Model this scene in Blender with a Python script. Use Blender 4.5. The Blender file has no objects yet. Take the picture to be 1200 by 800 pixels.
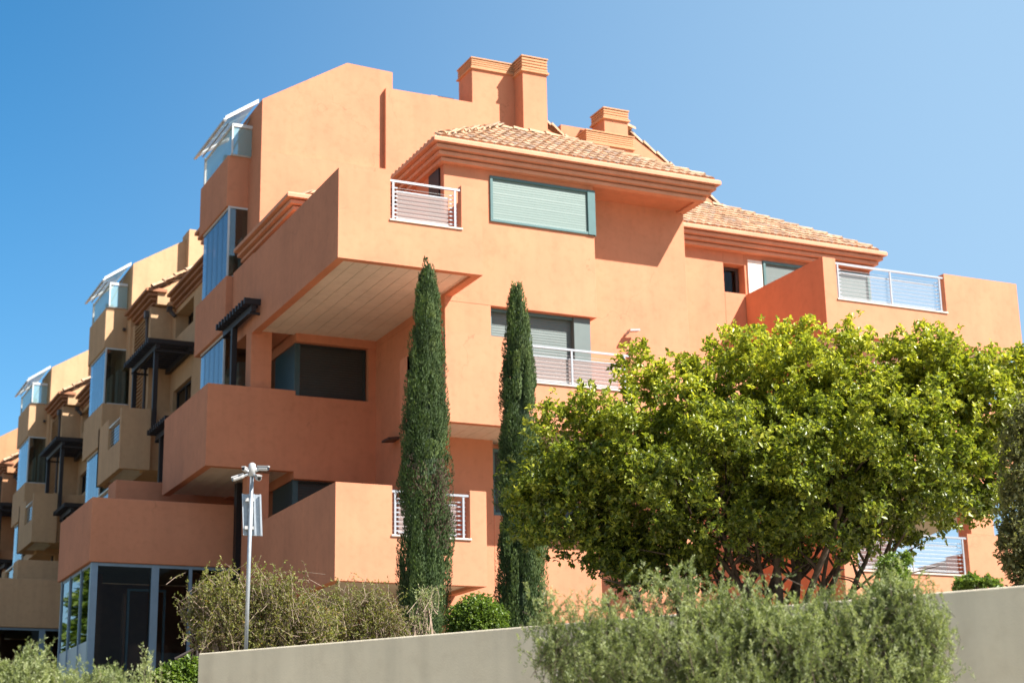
import bpy, bmesh, math, random
import numpy as np
from mathutils import Matrix, Vector, noise

random.seed(7); rng = np.random.default_rng(7)
S = bpy.context.scene
COL = S.collection

# ---------------------------------------------------------------- camera
def cam_axes(yaw, pitch, roll):
    f = Vector((math.sin(yaw)*math.cos(pitch), math.cos(yaw)*math.cos(pitch), math.sin(pitch)))
    r = Vector((math.cos(yaw), -math.sin(yaw), 0)); u = r.cross(f)
    c, s = math.cos(roll), math.sin(roll)
    return c*r+s*u, -s*r+c*u, -f
RX, RY, RZ = cam_axes(0.44161938, 0.26984705, -0.01881838)
CAM = Vector((-9.8345, -28.2904, 1.6))
cd = bpy.data.cameras.new('camera'); cam = bpy.data.objects.new('camera', cd); COL.objects.link(cam)
M = Matrix((RX, RY, RZ)).transposed().to_4x4(); M.translation = CAM; cam.matrix_world = M
cd.sensor_width = 36; cd.lens = 36*1979.8/1200; cd.clip_start = 0.2; cd.clip_end = 3000
cd.dof.use_dof = True; cd.dof.focus_distance = 17.5; cd.dof.aperture_fstop = 2.6
S.camera = cam

# ---------------------------------------------------------------- sky and sun
SUN = Vector((0.82, -1.0, 1.36)).normalized()
el = math.asin(SUN.z); az = math.atan2(SUN.x, SUN.y)
w = bpy.data.worlds.new('World'); S.world = w; w.use_nodes = True
nt = w.node_tree; bg = nt.nodes['Background']
sky = nt.nodes.new('ShaderNodeTexSky'); sky.sky_type = 'NISHITA'; sky.sun_disc = False
sky.sun_elevation = el; sky.sun_rotation = az; sky.air_density = 1.0; sky.dust_density = 0.5; sky.ozone_density = 2.6
L_ = nt.links.new
tcw = nt.nodes.new('ShaderNodeTexCoord')
def facing(v, lo, hi, a, b):          # how far a sky direction lies towards v
    d = nt.nodes.new('ShaderNodeVectorMath'); d.operation = 'DOT_PRODUCT'; L_(tcw.outputs['Generated'], d.inputs[0]); d.inputs[1].default_value = v
    m = nt.nodes.new('ShaderNodeMapRange'); m.interpolation_type = 'SMOOTHSTEP'; L_(d.outputs['Value'], m.inputs['Value'])
    for i, x in zip(('From Min', 'From Max', 'To Min', 'To Max'), (lo, hi, a, b)): m.inputs[i].default_value = x
    return m.outputs[0]
# sky deepened along the camera's view only, milky towards the sun's side
hs = nt.nodes.new('ShaderNodeHueSaturation'); L_(sky.outputs[0], hs.inputs['Color']); L_(facing((0.40, 0.86, 0.32), 0.62, 0.93, 1.0, 1.36), hs.inputs['Saturation'])
L_(facing((0.40, 0.86, 0.32), 0.62, 0.93, 1.0, 1.42), hs.inputs['Value']); hs.inputs['Hue'].default_value = 0.492
mk = nt.nodes.new('ShaderNodeMix'); mk.data_type = 'RGBA'; L_(facing((0.904, -0.427, -0.12), -0.42, 0.34, 0.0, 0.78), mk.inputs[0])
L_(hs.outputs[0], mk.inputs[6]); mk.inputs[7].default_value = (3.85, 5.65, 7.5, 1)
L_(mk.outputs[2], bg.inputs[0]); bg.inputs[1].default_value = 0.054
sl = bpy.data.lights.new('sun', 'SUN'); sun = bpy.data.objects.new('sun', sl); COL.objects.link(sun)
sl.energy = 5.0; sl.angle = math.radians(0.5); sl.color = (1.0, 0.95, 0.88)
sun.rotation_euler = SUN.to_track_quat('Z', 'Y').to_euler(); sun.location = (20, -30, 40)
S.view_settings.view_transform = 'Standard'; S.view_settings.look = 'None'
S.view_settings.exposure = 1.27; S.view_settings.gamma = 1
S.render.engine = 'CYCLES'
S.cycles.max_bounces = 8; S.cycles.transparent_max_bounces = 24

# ---------------------------------------------------------------- materials
def newmat(name):
    m = bpy.data.materials.new(name); m.use_nodes = True
    return m, m.node_tree, m.node_tree.nodes['Principled BSDF']
def node(t, k, **kw):
    n = t.nodes.new(k)
    for a, b in kw.items(): setattr(n, a, b)
    return n
def ramp(t, fac, stops):
    r = t.nodes.new('ShaderNodeValToRGB'); e = r.color_ramp.elements
    e[0].position, e[0].color = stops[0][0], (*stops[0][1], 1)
    e[1].position, e[1].color = stops[-1][0], (*stops[-1][1], 1)
    for p, c in stops[1:-1]:
        x = e.new(p); x.color = (*c, 1)
    t.links.new(fac, r.inputs[0]); return r.outputs[0]
def mul(c, k): return tuple(min(1, x*k) for x in c)
def plaster(name, col, rough=0.92, bump=0.25, streak=0.06, crack=0.0):
    m, t, b = newmat(name)
    tc = node(t, 'ShaderNodeTexCoord')
    n1 = node(t, 'ShaderNodeTexNoise'); n1.inputs['Scale'].default_value = 0.9; n1.inputs['Detail'].default_value = 8; n1.inputs['Roughness'].default_value = 0.62
    mp = node(t, 'ShaderNodeMapping'); mp.inputs['Scale'].default_value = (5, 5, 0.35)
    n2 = node(t, 'ShaderNodeTexNoise'); n2.inputs['Scale'].default_value = 1.0; n2.inputs['Detail'].default_value = 6
    n3 = node(t, 'ShaderNodeTexNoise'); n3.inputs['Scale'].default_value = 60; n3.inputs['Detail'].default_value = 5
    n4 = node(t, 'ShaderNodeTexNoise'); n4.inputs['Scale'].default_value = 7; n4.inputs['Detail'].default_value = 6
    L = t.links.new
    for n in (n1, n3, n4): L(tc.outputs['Object'], n.inputs['Vector'])
    L(tc.outputs['Object'], mp.inputs[0]); L(mp.outputs[0], n2.inputs['Vector'])
    c1 = ramp(t, n1.outputs[0], [(0.3, mul(col, 0.9)), (0.5, col), (0.72, mul(col, 1.09))])
    c2 = ramp(t, n2.outputs[0], [(0.3, (1-streak*1.6,)*3), (0.55, (1, 1, 1)), (0.8, (1+streak*0.4,)*3)])
    c3 = ramp(t, n4.outputs[0], [(0.32, (0.94, 0.93, 0.92)), (0.5, (1, 1, 1))])
    mx = node(t, 'ShaderNodeMix', data_type='RGBA', blend_type='MULTIPLY'); mx.inputs[0].default_value = 1
    L(c1, mx.inputs[6]); L(c2, mx.inputs[7])
    m2 = node(t, 'ShaderNodeMix', data_type='RGBA', blend_type='MULTIPLY'); m2.inputs[0].default_value = 1
    L(mx.outputs[2], m2.inputs[6]); L(c3, m2.inputs[7]); L(m2.outputs[2], b.inputs['Base Color'])
    if crack:      # sparse hairline cracks and patch repairs
        nz = node(t, 'ShaderNodeTexNoise'); nz.inputs['Scale'].default_value = 2.2; nz.inputs['Detail'].default_value = 6; L(tc.outputs['Object'], nz.inputs['Vector'])
        vm = node(t, 'ShaderNodeVectorMath', operation='MULTIPLY_ADD'); L(nz.outputs['Color'], vm.inputs[0]); vm.inputs[1].default_value = (0.9, 0.9, 0.9); L(tc.outputs['Object'], vm.inputs[2])
        vo = node(t, 'ShaderNodeTexVoronoi', feature='DISTANCE_TO_EDGE'); vo.inputs['Scale'].default_value = 0.42; L(vm.outputs[0], vo.inputs['Vector'])
        line = ramp(t, vo.outputs['Distance'], [(0.0, (1, 1, 1)), (0.0045, (0, 0, 0))])
        nm = node(t, 'ShaderNodeTexNoise'); nm.inputs['Scale'].default_value = 0.55; nm.inputs['Detail'].default_value = 2; L(tc.outputs['Object'], nm.inputs['Vector'])
        msk = ramp(t, nm.outputs[0], [(0.54, (0, 0, 0)), (0.62, (1, 1, 1))])
        mm = node(t, 'ShaderNodeMath', operation='MULTIPLY'); L(line, mm.inputs[0]); L(msk, mm.inputs[1])
        m5 = node(t, 'ShaderNodeMath', operation='MULTIPLY'); L(mm.outputs[0], m5.inputs[0]); m5.inputs[1].default_value = crack
        m3 = node(t, 'ShaderNodeMix', data_type='RGBA'); L(m5.outputs[0], m3.inputs[0]); L(m2.outputs[2], m3.inputs[6]); m3.inputs[7].default_value = (*mul(col, .5), 1)
        L(m3.outputs[2], b.inputs['Base Color'])
    bp = node(t, 'ShaderNodeBump'); bp.inputs['Strength'].default_value = bump; bp.inputs['Distance'].default_value = 0.01
    ad = node(t, 'ShaderNodeMath', operation='ADD'); L(n3.outputs[0], ad.inputs[0]); L(n4.outputs[0], ad.inputs[1])
    L(ad.outputs[0], bp.inputs['Height']); L(bp.outputs[0], b.inputs['Normal'])
    b.inputs['Roughness'].default_value = rough
    return m
def simple(name, col, rough=0.5, metal=0.0, var=0.08, scale=6):
    m, t, b = newmat(name)
    tc = node(t, 'ShaderNodeTexCoord'); n = node(t, 'ShaderNodeTexNoise'); n.inputs['Scale'].default_value = scale; n.inputs['Detail'].default_value = 5
    t.links.new(tc.outputs['Object'], n.inputs['Vector'])
    c = ramp(t, n.outputs[0], [(0.3, mul(col, 1-var)), (0.7, mul(col, 1+var))])
    t.links.new(c, b.inputs['Base Color']); b.inputs['Roughness'].default_value = rough; b.inputs['Metallic'].default_value = metal
    return m
def glassy(name, tint, ior=1.6, rough=0.02, refl=(0.9, 0.95, 1.0)):
    m, t, b = newmat(name); t.nodes.remove(b)
    out = t.nodes['Material Output']
    tr = node(t, 'ShaderNodeBsdfTransparent'); tr.inputs[0].default_value = (*tint, 1)
    gl = node(t, 'ShaderNodeBsdfGlossy'); gl.inputs[0].default_value = (*refl, 1); gl.inputs['Roughness'].default_value = rough
    fr = node(t, 'ShaderNodeFresnel'); fr.inputs[0].default_value = ior
    mx = node(t, 'ShaderNodeMixShader'); L = t.links.new
    L(fr.outputs[0], mx.inputs[0]); L(tr.outputs[0], mx.inputs[1]); L(gl.outputs[0], mx.inputs[2]); L(mx.outputs[0], out.inputs[0])
    return m
def milky(name, col, k):
    m, t, b = newmat(name); b.inputs['Base Color'].default_value = (*col, 1); b.inputs['Roughness'].default_value = 0.4
    tr = node(t, 'ShaderNodeBsdfTransparent'); mx = node(t, 'ShaderNodeMixShader'); mx.inputs[0].default_value = k
    t.links.new(tr.outputs[0], mx.inputs[1]); t.links.new(b.outputs[0], mx.inputs[2]); t.links.new(mx.outputs[0], t.nodes['Material Output'].inputs[0])
    return m
def leafmat(name, stops, trans=0.35, rough=0.45):
    m, t, b = newmat(name); L = t.links.new
    at = node(t, 'ShaderNodeAttribute', attribute_name='tint')
    c = ramp(t, at.outputs['Fac'], stops)
    L(c, b.inputs['Base Color']); b.inputs['Roughness'].default_value = rough
    b.inputs['Specular IOR Level'].default_value = 0.45
    tr = node(t, 'ShaderNodeBsdfTranslucent')
    mc = node(t, 'ShaderNodeMix', data_type='RGBA', blend_type='MULTIPLY'); mc.inputs[0].default_value = 1; mc.inputs[7].default_value = (1.5, 1.6, 0.7, 1)
    L(c, mc.inputs[6]); L(mc.outputs[2], tr.inputs[0])
    mx = node(t, 'ShaderNodeMixShader'); mx.inputs[0].default_value = trans
    L(b.outputs[0], mx.inputs[1]); L(tr.outputs[0], mx.inputs[2]); L(mx.outputs[0], t.nodes['Material Output'].inputs[0])
    return m
def tilemat():
    m, t, b = newmat('roof tiles'); L = t.links.new
    at = node(t, 'ShaderNodeAttribute', attribute_name='tint')
    c = ramp(t, at.outputs['Fac'], [(0, (0.36, 0.23, 0.15)), (0.2, (0.50, 0.30, 0.18)), (0.35, (0.42, 0.31, 0.23)), (0.6, (0.58, 0.35, 0.20)), (1, (0.64, 0.44, 0.29))])
    tc = node(t, 'ShaderNodeTexCoord'); n = node(t, 'ShaderNodeTexNoise'); n.inputs['Scale'].default_value = 9; n.inputs['Detail'].default_value = 7
    L(tc.outputs['Object'], n.inputs['Vector']); c2 = ramp(t, n.outputs[0], [(0.35, (0.62, 0.6, 0.58)), (0.6, (1, 1, 1))])
    mx = node(t, 'ShaderNodeMix', data_type='RGBA', blend_type='MULTIPLY'); mx.inputs[0].default_value = 1
    L(c, mx.inputs[6]); L(c2, mx.inputs[7]); L(mx.outputs[2], b.inputs['Base Color']); b.inputs['Roughness'].default_value = 0.85
    return m
MT = dict(
    orange=plaster('orange plaster', (0.60, 0.249, 0.136), streak=0.035, crack=0.5),
    peach=plaster('peach plaster', (0.52, 0.26, 0.13)),
    tan=plaster('tan plaster', (0.56, 0.35, 0.195)),
    band=plaster('banded plaster', (0.60, 0.31, 0.16), bump=0.1, streak=0.02),
    corn=plaster('cornice plaster', (0.64, 0.31, 0.19), bump=0.12, streak=0.03),
    corntan=plaster('brown cornice plaster', (0.36, 0.165, 0.09), bump=0.12, streak=0.03),
    wallgrey=plaster('grey wall plaster', (0.67, 0.585, 0.44), streak=0.07),
    soffit=plaster('soffit panels', (0.78, 0.71, 0.62), rough=0.7, bump=0.06, streak=0.03),
    sill=simple('stone sill', (0.62, 0.56, 0.48), 0.6),
    rail=simple('satin steel', (0.56, 0.56, 0.57), 0.32, 0.6, 0.03),
    white=simple('white painted metal', (0.60, 0.62, 0.62), 0.35, 0.0, 0.03),
    teal=simple('teal frame', (0.075, 0.155, 0.155), 0.4),
    tealpanel=simple('dark teal panel', (0.035, 0.085, 0.10), 0.35),
    shutter=simple('grey green shutter', (0.125, 0.16, 0.152), 0.5, 0.0, 0.04),
    paleshutter=simple('pale green shutter', (0.17, 0.235, 0.215), 0.45, 0.0, 0.03),
    dshutter=simple('dark shutter', (0.025, 0.032, 0.032), 0.45),
    darkwood=simple('dark stained timber', (0.016, 0.012, 0.013), 0.55),
    bluesteel=simple('blue grey painted steel', (0.20, 0.29, 0.38), 0.4, 0.1, 0.05),
    shopglass=glassy('shop glass', (0.62, 0.66, 0.66), 1.16),
    bluepanel=simple('pale blue panel', (0.42, 0.50, 0.58), 0.4, 0.0, 0.04),
    interior=simple('interior wall', (0.46, 0.40, 0.30), 0.9),
    redroom=simple('red brown interior', (0.40, 0.18, 0.12), 0.9),
    darkroom=simple('dark interior', (0.035, 0.026, 0.022), 0.9),
    louver=simple('timber louvre', (0.40, 0.25, 0.14), 0.6),
    blind=simple('roller blind', (0.62, 0.60, 0.55), 0.8),
    fixture=simple('dark bronze', (0.06, 0.045, 0.04), 0.5),
    galv=simple('galvanised steel', (0.36, 0.40, 0.44), 0.4, 0.4, 0.10, 30),
    camwhite=simple('white plastic housing', (0.40, 0.40, 0.40), 0.35, 0, 0.03),
    black=simple('black lens', (0.01, 0.01, 0.012), 0.15),
    bark=simple('bark', (0.085, 0.060, 0.042), 0.9, 0, 0.4, 25),
    twig=simple('dry twig', (0.30, 0.22, 0.165), 0.9, 0, 0.35, 20),
    glass=glassy('window glass', (0.62, 0.70, 0.70), 1.95),
    roofglass=milky('canopy glass', (0.30, 0.48, 0.50), .45),
    darkglass=glassy('dark glass', (0.40, 0.44, 0.43), 1.34),
    screen=milky('tinted screen', (0.36, 0.27, 0.25), .62),
    clearscreen=milky('clear screen', (0.50, 0.52, 0.55), .12),
    tile=tilemat(),
    cushion=simple('white cushion', (0.75, 0.72, 0.66), 0.9),
)
def groundmat(name, a, b_, c_):
    m, t, b = newmat(name); L = t.links.new
    tc = node(t, 'ShaderNodeTexCoord'); n = node(t, 'ShaderNodeTexNoise'); n.inputs['Scale'].default_value = 1.7; n.inputs['Detail'].default_value = 10
    L(tc.outputs['Object'], n.inputs['Vector']); c = ramp(t, n.outputs[0], [(0.3, a), (0.5, b_), (0.7, c_)]); L(c, b.inputs['Base Color'])
    b.inputs['Roughness'].default_value = 0.95
    n2 = node(t, 'ShaderNodeTexNoise'); n2.inputs['Scale'].default_value = 22; n2.inputs['Detail'].default_value = 6; L(tc.outputs['Object'], n2.inputs['Vector'])
    bp = node(t, 'ShaderNodeBump'); bp.inputs['Strength'].default_value = 0.7; L(n2.outputs[0], bp.inputs['Height']); L(bp.outputs[0], b.inputs['Normal'])
    return m
MT['soil'] = groundmat('dry garden soil', (0.36, 0.29, 0.20), (0.50, 0.41, 0.30), (0.42, 0.36, 0.24))
MT['ground'] = groundmat('paved ground', (0.09, 0.07, 0.035), (0.14, 0.10, 0.06), (0.09, 0.09, 0.04))

# ---------------------------------------------------------------- mesh helpers
class MB:
    def __init__(s): s.v = []; s.f = []; s.t = []
    def poly(s, pts, tint=0.5):
        n = len(s.v); s.v += [tuple(p) for p in pts]; s.f.append(tuple(range(n, n+len(pts)))); s.t.append(tint)
    def box(s, x0, x1, y0, y1, z0, z1, tint=0.5):
        n = len(s.v)
        s.v += [(x0,y0,z0),(x1,y0,z0),(x1,y1,z0),(x0,y1,z0),(x0,y0,z1),(x1,y0,z1),(x1,y1,z1),(x0,y1,z1)]
        for q in ((0,3,2,1),(4,5,6,7),(0,1,5,4),(1,2,6,5),(2,3,7,6),(3,0,4,7)):
            s.f.append(tuple(n+i for i in q)); s.t.append(tint)
        return s
    def prism_y(s, xz, y0, y1):      # polygon in XZ (counter-clockwise seen from -Y) extruded along Y
        n = len(s.v); k = len(xz)
        s.v += [(x, y0, z) for x, z in xz] + [(x, y1, z) for x, z in xz]
        s.f.append(tuple(range(n, n+k))); s.f.append(tuple(range(n+2*k-1, n+k-1, -1))); s.t += [0.5, 0.5]
        for i in range(k):
            j = (i+1) % k; s.f.append((n+j, n+i, n+k+i, n+k+j)); s.t.append(0.5)
        return s
    def prism_z(s, xy, z0, z1):      # polygon in XY (counter-clockwise from above)
        n = len(s.v); k = len(xy)
        s.v += [(x, y, z0) for x, y in xy] + [(x, y, z1) for x, y in xy]
        s.f.append(tuple(range(n+k-1, n-1, -1))); s.f.append(tuple(range(n+k, n+2*k))); s.t += [0.5, 0.5]
        for i in range(k):
            j = (i+1) % k; s.f.append((n+i, n+j, n+k+j, n+k+i)); s.t.append(0.5)
        return s
    def tube(s, pts, rad, n=8, cap=True, tint=0.5):
        pts = [Vector(p) for p in pts]
        if not hasattr(rad, '__len__'): rad = [rad]*len(pts)
        base = len(s.v); up = None
        for i, p in enumerate(pts):
            d = (pts[min(i+1, len(pts)-1)]-pts[max(i-1, 0)]).normalized()
            if up is None: up = Vector((0,0,1)) if abs(d.z) < 0.9 else Vector((1,0,0))
            a = d.cross(up).normalized(); b = a.cross(d); up = b
            for k in range(n):
                t = 2*math.pi*k/n; s.v.append(tuple(p+rad[i]*(math.cos(t)*a+math.sin(t)*b)))
        for i in range(len(pts)-1):
            for k in range(n):
                a0 = base+i*n+k; a1 = base+i*n+(k+1) % n
                s.f.append((a0, a1, a1+n, a0+n)); s.t.append(tint)
        if cap:
            s.f.append(tuple(base+k for k in range(n))); s.t.append(tint)
            s.f.append(tuple(base+(len(pts)-1)*n+k for k in reversed(range(n)))); s.t.append(tint)
        return s
    def obox(s, o, ax, ay, az):       # oriented box from a corner and three edge vectors
        o, ax, ay, az = map(Vector, (o, ax, ay, az)); n = len(s.v)
        for c in (o, o+ax, o+ax+ay, o+ay, o+az, o+ax+az, o+ax+ay+az, o+ay+az): s.v.append(tuple(c))
        for q in ((0,3,2,1),(4,5,6,7),(0,1,5,4),(1,2,6,5),(2,3,7,6),(3,0,4,7)):
            s.f.append(tuple(n+i for i in q)); s.t.append(0.5)
        return s
    def build(s, name, mat, parent=None, base=(0,0,0), bevel=0.0, smooth=False, label=None):
        me = bpy.data.meshes.new(name)
        b = Vector(base)
        me.from_pydata([tuple(Vector(v)-b) for v in s.v], [], s.f)
        me.materials.append(MT[mat] if isinstance(mat, str) else mat)
        a = me.attributes.new('tint', 'FLOAT', 'FACE'); a.data.foreach_set('value', s.t)
        bm = bmesh.new(); bm.from_mesh(me); bmesh.ops.recalc_face_normals(bm, faces=bm.faces); bm.to_mesh(me); bm.free()
        if smooth: me.shade_smooth()
        me.update()
        o = bpy.data.objects.new(name, me); COL.objects.link(o)
        if parent is not None: o.parent = parent
        if bevel:
            m = o.modifiers.new('edge', 'BEVEL'); m.width = bevel; m.segments = 2; m.limit_method = 'ANGLE'; m.angle_limit = math.radians(50)
        if label: o['label'] = label
        return o
def root(name, loc, label, cat, group=None):
    o = bpy.data.objects.new(name, None); COL.objects.link(o); o.location = loc
    o['label'] = label; o['category'] = cat
    if group: o['group'] = group
    o.empty_display_size = 0.3
    return o
def tag(o, label, cat, group=None, kind=None):
    if label: o['label'] = label
    if cat: o['category'] = cat
    if group: o['group'] = group
    if kind: o['kind'] = kind
    return o

# ---------------------------------------------------------------- building kit
class Bld:
    """One house of the terrace; parts are given in house coordinates whose Y origin is oy."""
    def __init__(s, oy, wall, corn, label):
        s.oy = oy; s.wall = wall; s.corn = corn; s.base = (1.25, 9.0, 3.5)
        s.r = root('apartment_building', (1.25, 9.0+oy, 3.5), label, 'building', 'apartment houses stepping along the hillside')
    def p(s, mb, name, mat, bevel=0.0, smooth=False, label=None):
        return mb.build(name, mat, s.r, s.base, bevel, smooth, label)
    def c(s, mb, name, mat, par, bevel=0.0, smooth=False):
        return mb.build(name, mat, par, s.base, bevel, smooth)

def planks(x0, x1, y0, y1, z, t=0.02, wdt=0.285, along='Y'):
    mb = MB(); g = 0.012
    if along == 'Y':
        x = x0
        while x < x1-0.02:
            e = min(x+wdt-g, x1); mb.box(x, e, y0, y1, z, z+t+random.uniform(-.003, .003)); x += wdt
    return mb

def balcony(B, x0, x1, y0, y1, z0, z1, th=0.17, opening=None, right=True, back=False, soffit=True, side_open=None, name='balcony', sof_x=None, scr='screen'):
    """A box balcony: solid parapets, a recessed plank soffit, and a gap closed by a railing."""
    mb = MB()
    if opening:
        a, b, zs = opening
        mb.prism_y([(x0, z0), (x1, z0), (x1, z1), (b, z1), (b, zs), (a, zs), (a, z1), (x0, z1)], y0, y0+th)
    else:
        mb.box(x0, x1, y0, y0+th, z0, z1)
    if side_open:
        a, b, zs, zt = side_open
        mb.box(x0, x0+th, y0+th, a, z0, z1); mb.box(x0, x0+th, b, y1, z0, z1); mb.box(x0, x0+th, a, b, z0, zs)
    else:
        mb.box(x0, x0+th, y0+th, y1, z0, z1)
    if right: mb.box(x1-th, x1, y0+th, y1, z0, z1)
    if back: mb.box(x0+th, x1-(th if right else 0), y1-th, y1, z0, z1)
    zf = z0+0.10
    mb.box(x0+th, x1-(th if right else 0), y0+th, y1-(th if back else 0), zf+0.03, zf+0.35)
    o = B.p(mb, name, B.wall)
    if soffit:
        B.c(planks(x0+th, sof_x or (x1-(th if right else 0)), y0+th, y1-(th if back else 0), zf-0.04, 0.05), 'soffit', 'soffit', o)
    if opening:
        a, b, zs = opening
        B.c(MB().box(a-.02, b+.02, y0-0.03, y0+th+0.02, zs, zs+0.035), 'sill', 'sill', o, 0.006)
        railing(B, o, a, b, y0+0.03, zs+0.035, z1-0.08, scr)
    if side_open:
        a, b, zs, zt = side_open
        r = MB(); r.tube([(x0+.03, a, zt), (x0+.03, b, zt)], 0.028, 8)
        for i in range(7):
            z = zs+(zt-zs)*(i+0.5)/7; r.tube([(x0+.05, a, z), (x0+.05, b, z)], 0.007, 5)
        B.c(r, 'railing', 'rail', o, smooth=True)
        B.c(MB().box(x0+.08, x0+.09, a+.02, b-.02, zs+.02, zt-.06), 'glass_panel', 'glass', o)
    return o
def railing(B, par, a, b, y, zs, zt, scr='screen'):
    r = MB()
    r.box(a-.03, b-.02, y-.01, y+.035, zt-.04, zt)
    for x in (a+.07, b-.12) + (((a+b)/2,) if b-a > 1.8 else ()):
        r.box(x-.018, x+.018, y-.005, y+.02, zs, zt-.04)
    n = 8
    for i in range(n):
        z = zs+0.06+(zt-.14-zs)*(i+0.3)/n
        r.tube([(a, y+.05, z), (b-.05, y+.05, z)], 0.0045, 5)
        r.box(a+.1, a+.17, y+.04, y+.06, z-.012, z+.012); r.box(b-.22, b-.15, y+.04, y+.06, z-.012, z+.012)
    r.box(a+.16, b-.22, y+.075, y+.1, zt-.20, zt-.178); r.box(a+.16, b-.22, y+.075, y+.1, zs+.05, zs+.075)
    o = B.c(r, 'railing', 'rail', par)
    B.c(MB().box(a+.17, b-.23, y+.083, y+.089, zs+.075, zt-.20), 'screen_panel', scr, par)

def cornice(B, path, z, name='cornice', steps=4, mat=None, soff=0.0, caps=True):
    """Stepped cornice swept along a plan path, the wall lying on the left of the path."""
    prof = []
    for i in range(steps):
        a = 0.085*i; zz = -0.108*i
        prof += [(a, zz), (a, zz-.072)]
        if i < steps-1: prof += [(a+.15, zz-.078), (a+.15, zz-.104)]
    last = prof[-1]
    prof += [(last[0]+.16+soff, last[1]-.001), (last[0]+.16+soff, 0.03), (0.02, 0.03)]
    P = [Vector((x, y, 0)) for x, y in path]; n = len(P); dirs = []
    for i in range(n):
        def nl(a, b): d = (b-a).normalized(); return Vector((-d.y, d.x, 0))
        if i == 0: m = nl(P[0], P[1])
        elif i == n-1: m = nl(P[-2], P[-1])
        else:
            a, b = nl(P[i-1], P[i]), nl(P[i], P[i+1]); m = (a+b).normalized(); m = m/max(0.3, m.dot(a))
        dirs.append(m)
    mb = MB(); k = len(prof)
    for i in range(n):
        for a, zz in prof:
            q = P[i]+dirs[i]*a; mb.v.append((q.x, q.y, z+zz))
    for i in range(n-1):
        for j in range(k):
            j2 = (j+1) % k
            mb.f.append((i*k+j, i*k+j2, (i+1)*k+j2, (i+1)*k+j)); mb.t.append(.5)
    if caps:
        mb.f.append(tuple(range(k))); mb.t.append(.5); mb.f.append(tuple((n-1)*k+j for j in reversed(range(k)))); mb.t.append(.5)
    return B.p(mb, name, mat or B.corn)

def tiles(O, U, V, width, length, clip, pu=0.205, pv=0.34, rise=0.055):
    """Barrel tiles on the plane O + u*U + v*V."""
    mb = MB(); O, U, V = Vector(O), Vector(U).normalized(), Vector(V).normalized(); N = U.cross(V).normalized()
    if N.z < 0: N = -N
    nu, nv = int(width/pu)+1, int(length/pv)+1
    for j in range(nv):
        for i in range(nu):
            u0 = i*pu; v0 = j*pv-0.03
            if not clip(u0+pu/2, v0+pv/2): continue
            tint = random.random()**0.8; du = random.uniform(-.008, .008); lift = random.uniform(0, .010)
            idx = []
            for (v, h, r) in ((v0, 0.022+lift, pu*0.44), (v0+pv+0.04, 0.0, pu*0.40)):
                for a in range(6):
                    t = math.pi*a/5; q = O+U*(u0+pu/2+du-r*math.cos(t))+V*v+N*(h+rise*math.sin(t)*r/(pu*.42))
                    idx.append(len(mb.v)); mb.v.append(tuple(q))
            for a in range(5): mb.f.append((idx[a], idx[a+1], idx[a+7], idx[a+6])); mb.t.append(tint)
            # dark mouth of the tile
            q = O+U*(u0+pu/2+du)+V*(v0+.01)+N*0.0; c = len(mb.v); mb.v.append(tuple(q))
            for a in range(5): mb.f.append((idx[a+1], idx[a], c)); mb.t.append(0.22)
            # channel
            q0 = O+U*(u0+pu*.86)+V*v0+N*.004; q1 = O+U*(u0+pu*1.14)+V*v0+N*.004; q2 = q1+V*(pv+.02); q3 = q0+V*(pv+.02)
            mb.poly([q0, q1, q2, q3], tint*.8)
    return mb
def caps(mb, a, b, r=0.10, step=0.36, lift=0.05):
    a, b = Vector(a), Vector(b); d = (b-a); L = d.length; d.normalize(); n = max(1, int(L/step)); up = Vector((0,0,1)); s = d.cross(up).normalized(); u = s.cross(d)
    for i in range(n):
        tint = 0.45+0.55*random.random(); idx = []
        p0 = a+d*(L*i/n-.02); p1 = a+d*(L*(i+1)/n+.03)
        for p, rr, h in ((p0, r*1.12, .03), (p1, r*.92, 0)):
            for k in range(7):
                t = math.pi*k/6; idx.append(len(mb.v)); mb.v.append(tuple(p-s*rr*math.cos(t)+u*(rr*.8*math.sin(t)+h+lift-.05)))
        for k in range(6): mb.f.append((idx[k], idx[k+1], idx[k+8], idx[k+7])); mb.t.append(tint)
        c = len(mb.v); mb.v.append(tuple(p0)); 
        for k in range(6): mb.f.append((idx[k+1], idx[k], c)); mb.t.append(.05)

def shutter_mesh(x0, x1, z0, z1, y, pitch=0.055):
    mb = MB(); z = z0
    while z < z1-.005:
        e = min(z+pitch, z1)
        d = (.0062 if z0 > 12 else .0085)+random.uniform(-.0008, .0008)
        mb.poly([(x0, y-.004, z), (x1, y-.004, z), (x1, y-d, z+(e-z)*.3), (x0, y-d, z+(e-z)*.3)])
        mb.poly([(x0, y-d, z+(e-z)*.3), (x1, y-d, z+(e-z)*.3), (x1, y-.005, e), (x0, y-.005, e)])
        z += pitch
    return mb
def frame_mesh(x0, x1, z0, z1, y0, y1, t=0.07, mull=()):
    mb = MB()
    mb.box(x0, x1, y0, y1, z0, z0+t); mb.box(x0, x1, y0, y1, z1-t, z1)
    mb.box(x0, x0+t, y0, y1, z0+t, z1-t); mb.box(x1-t, x1, y0, y1, z0+t, z1-t)
    for m in mull: mb.box(m-t/2, m+t/2, y0+.004, y1-.004, z0+t, z1-t)
    return mb
def window_front(B, x0, x1, z0, z1, y, frame='teal', shut='shutter', depth=.08, t=.07, mull=()):
    o = B.p(frame_mesh(x0, x1, z0, z1, y, y+depth, t, mull), 'window', frame, 0.006)
    if shut: B.c(shutter_mesh(x0+t, x1-t, z0+t, z1-t, y+depth*.7), 'shutter', shut, o)
    else:
        B.c(MB().box(x0+t, x1-t, y+depth*.5, y+depth*.5+.008, z0+t, z1-t), 'pane', 'darkglass', o)
    return o
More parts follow.
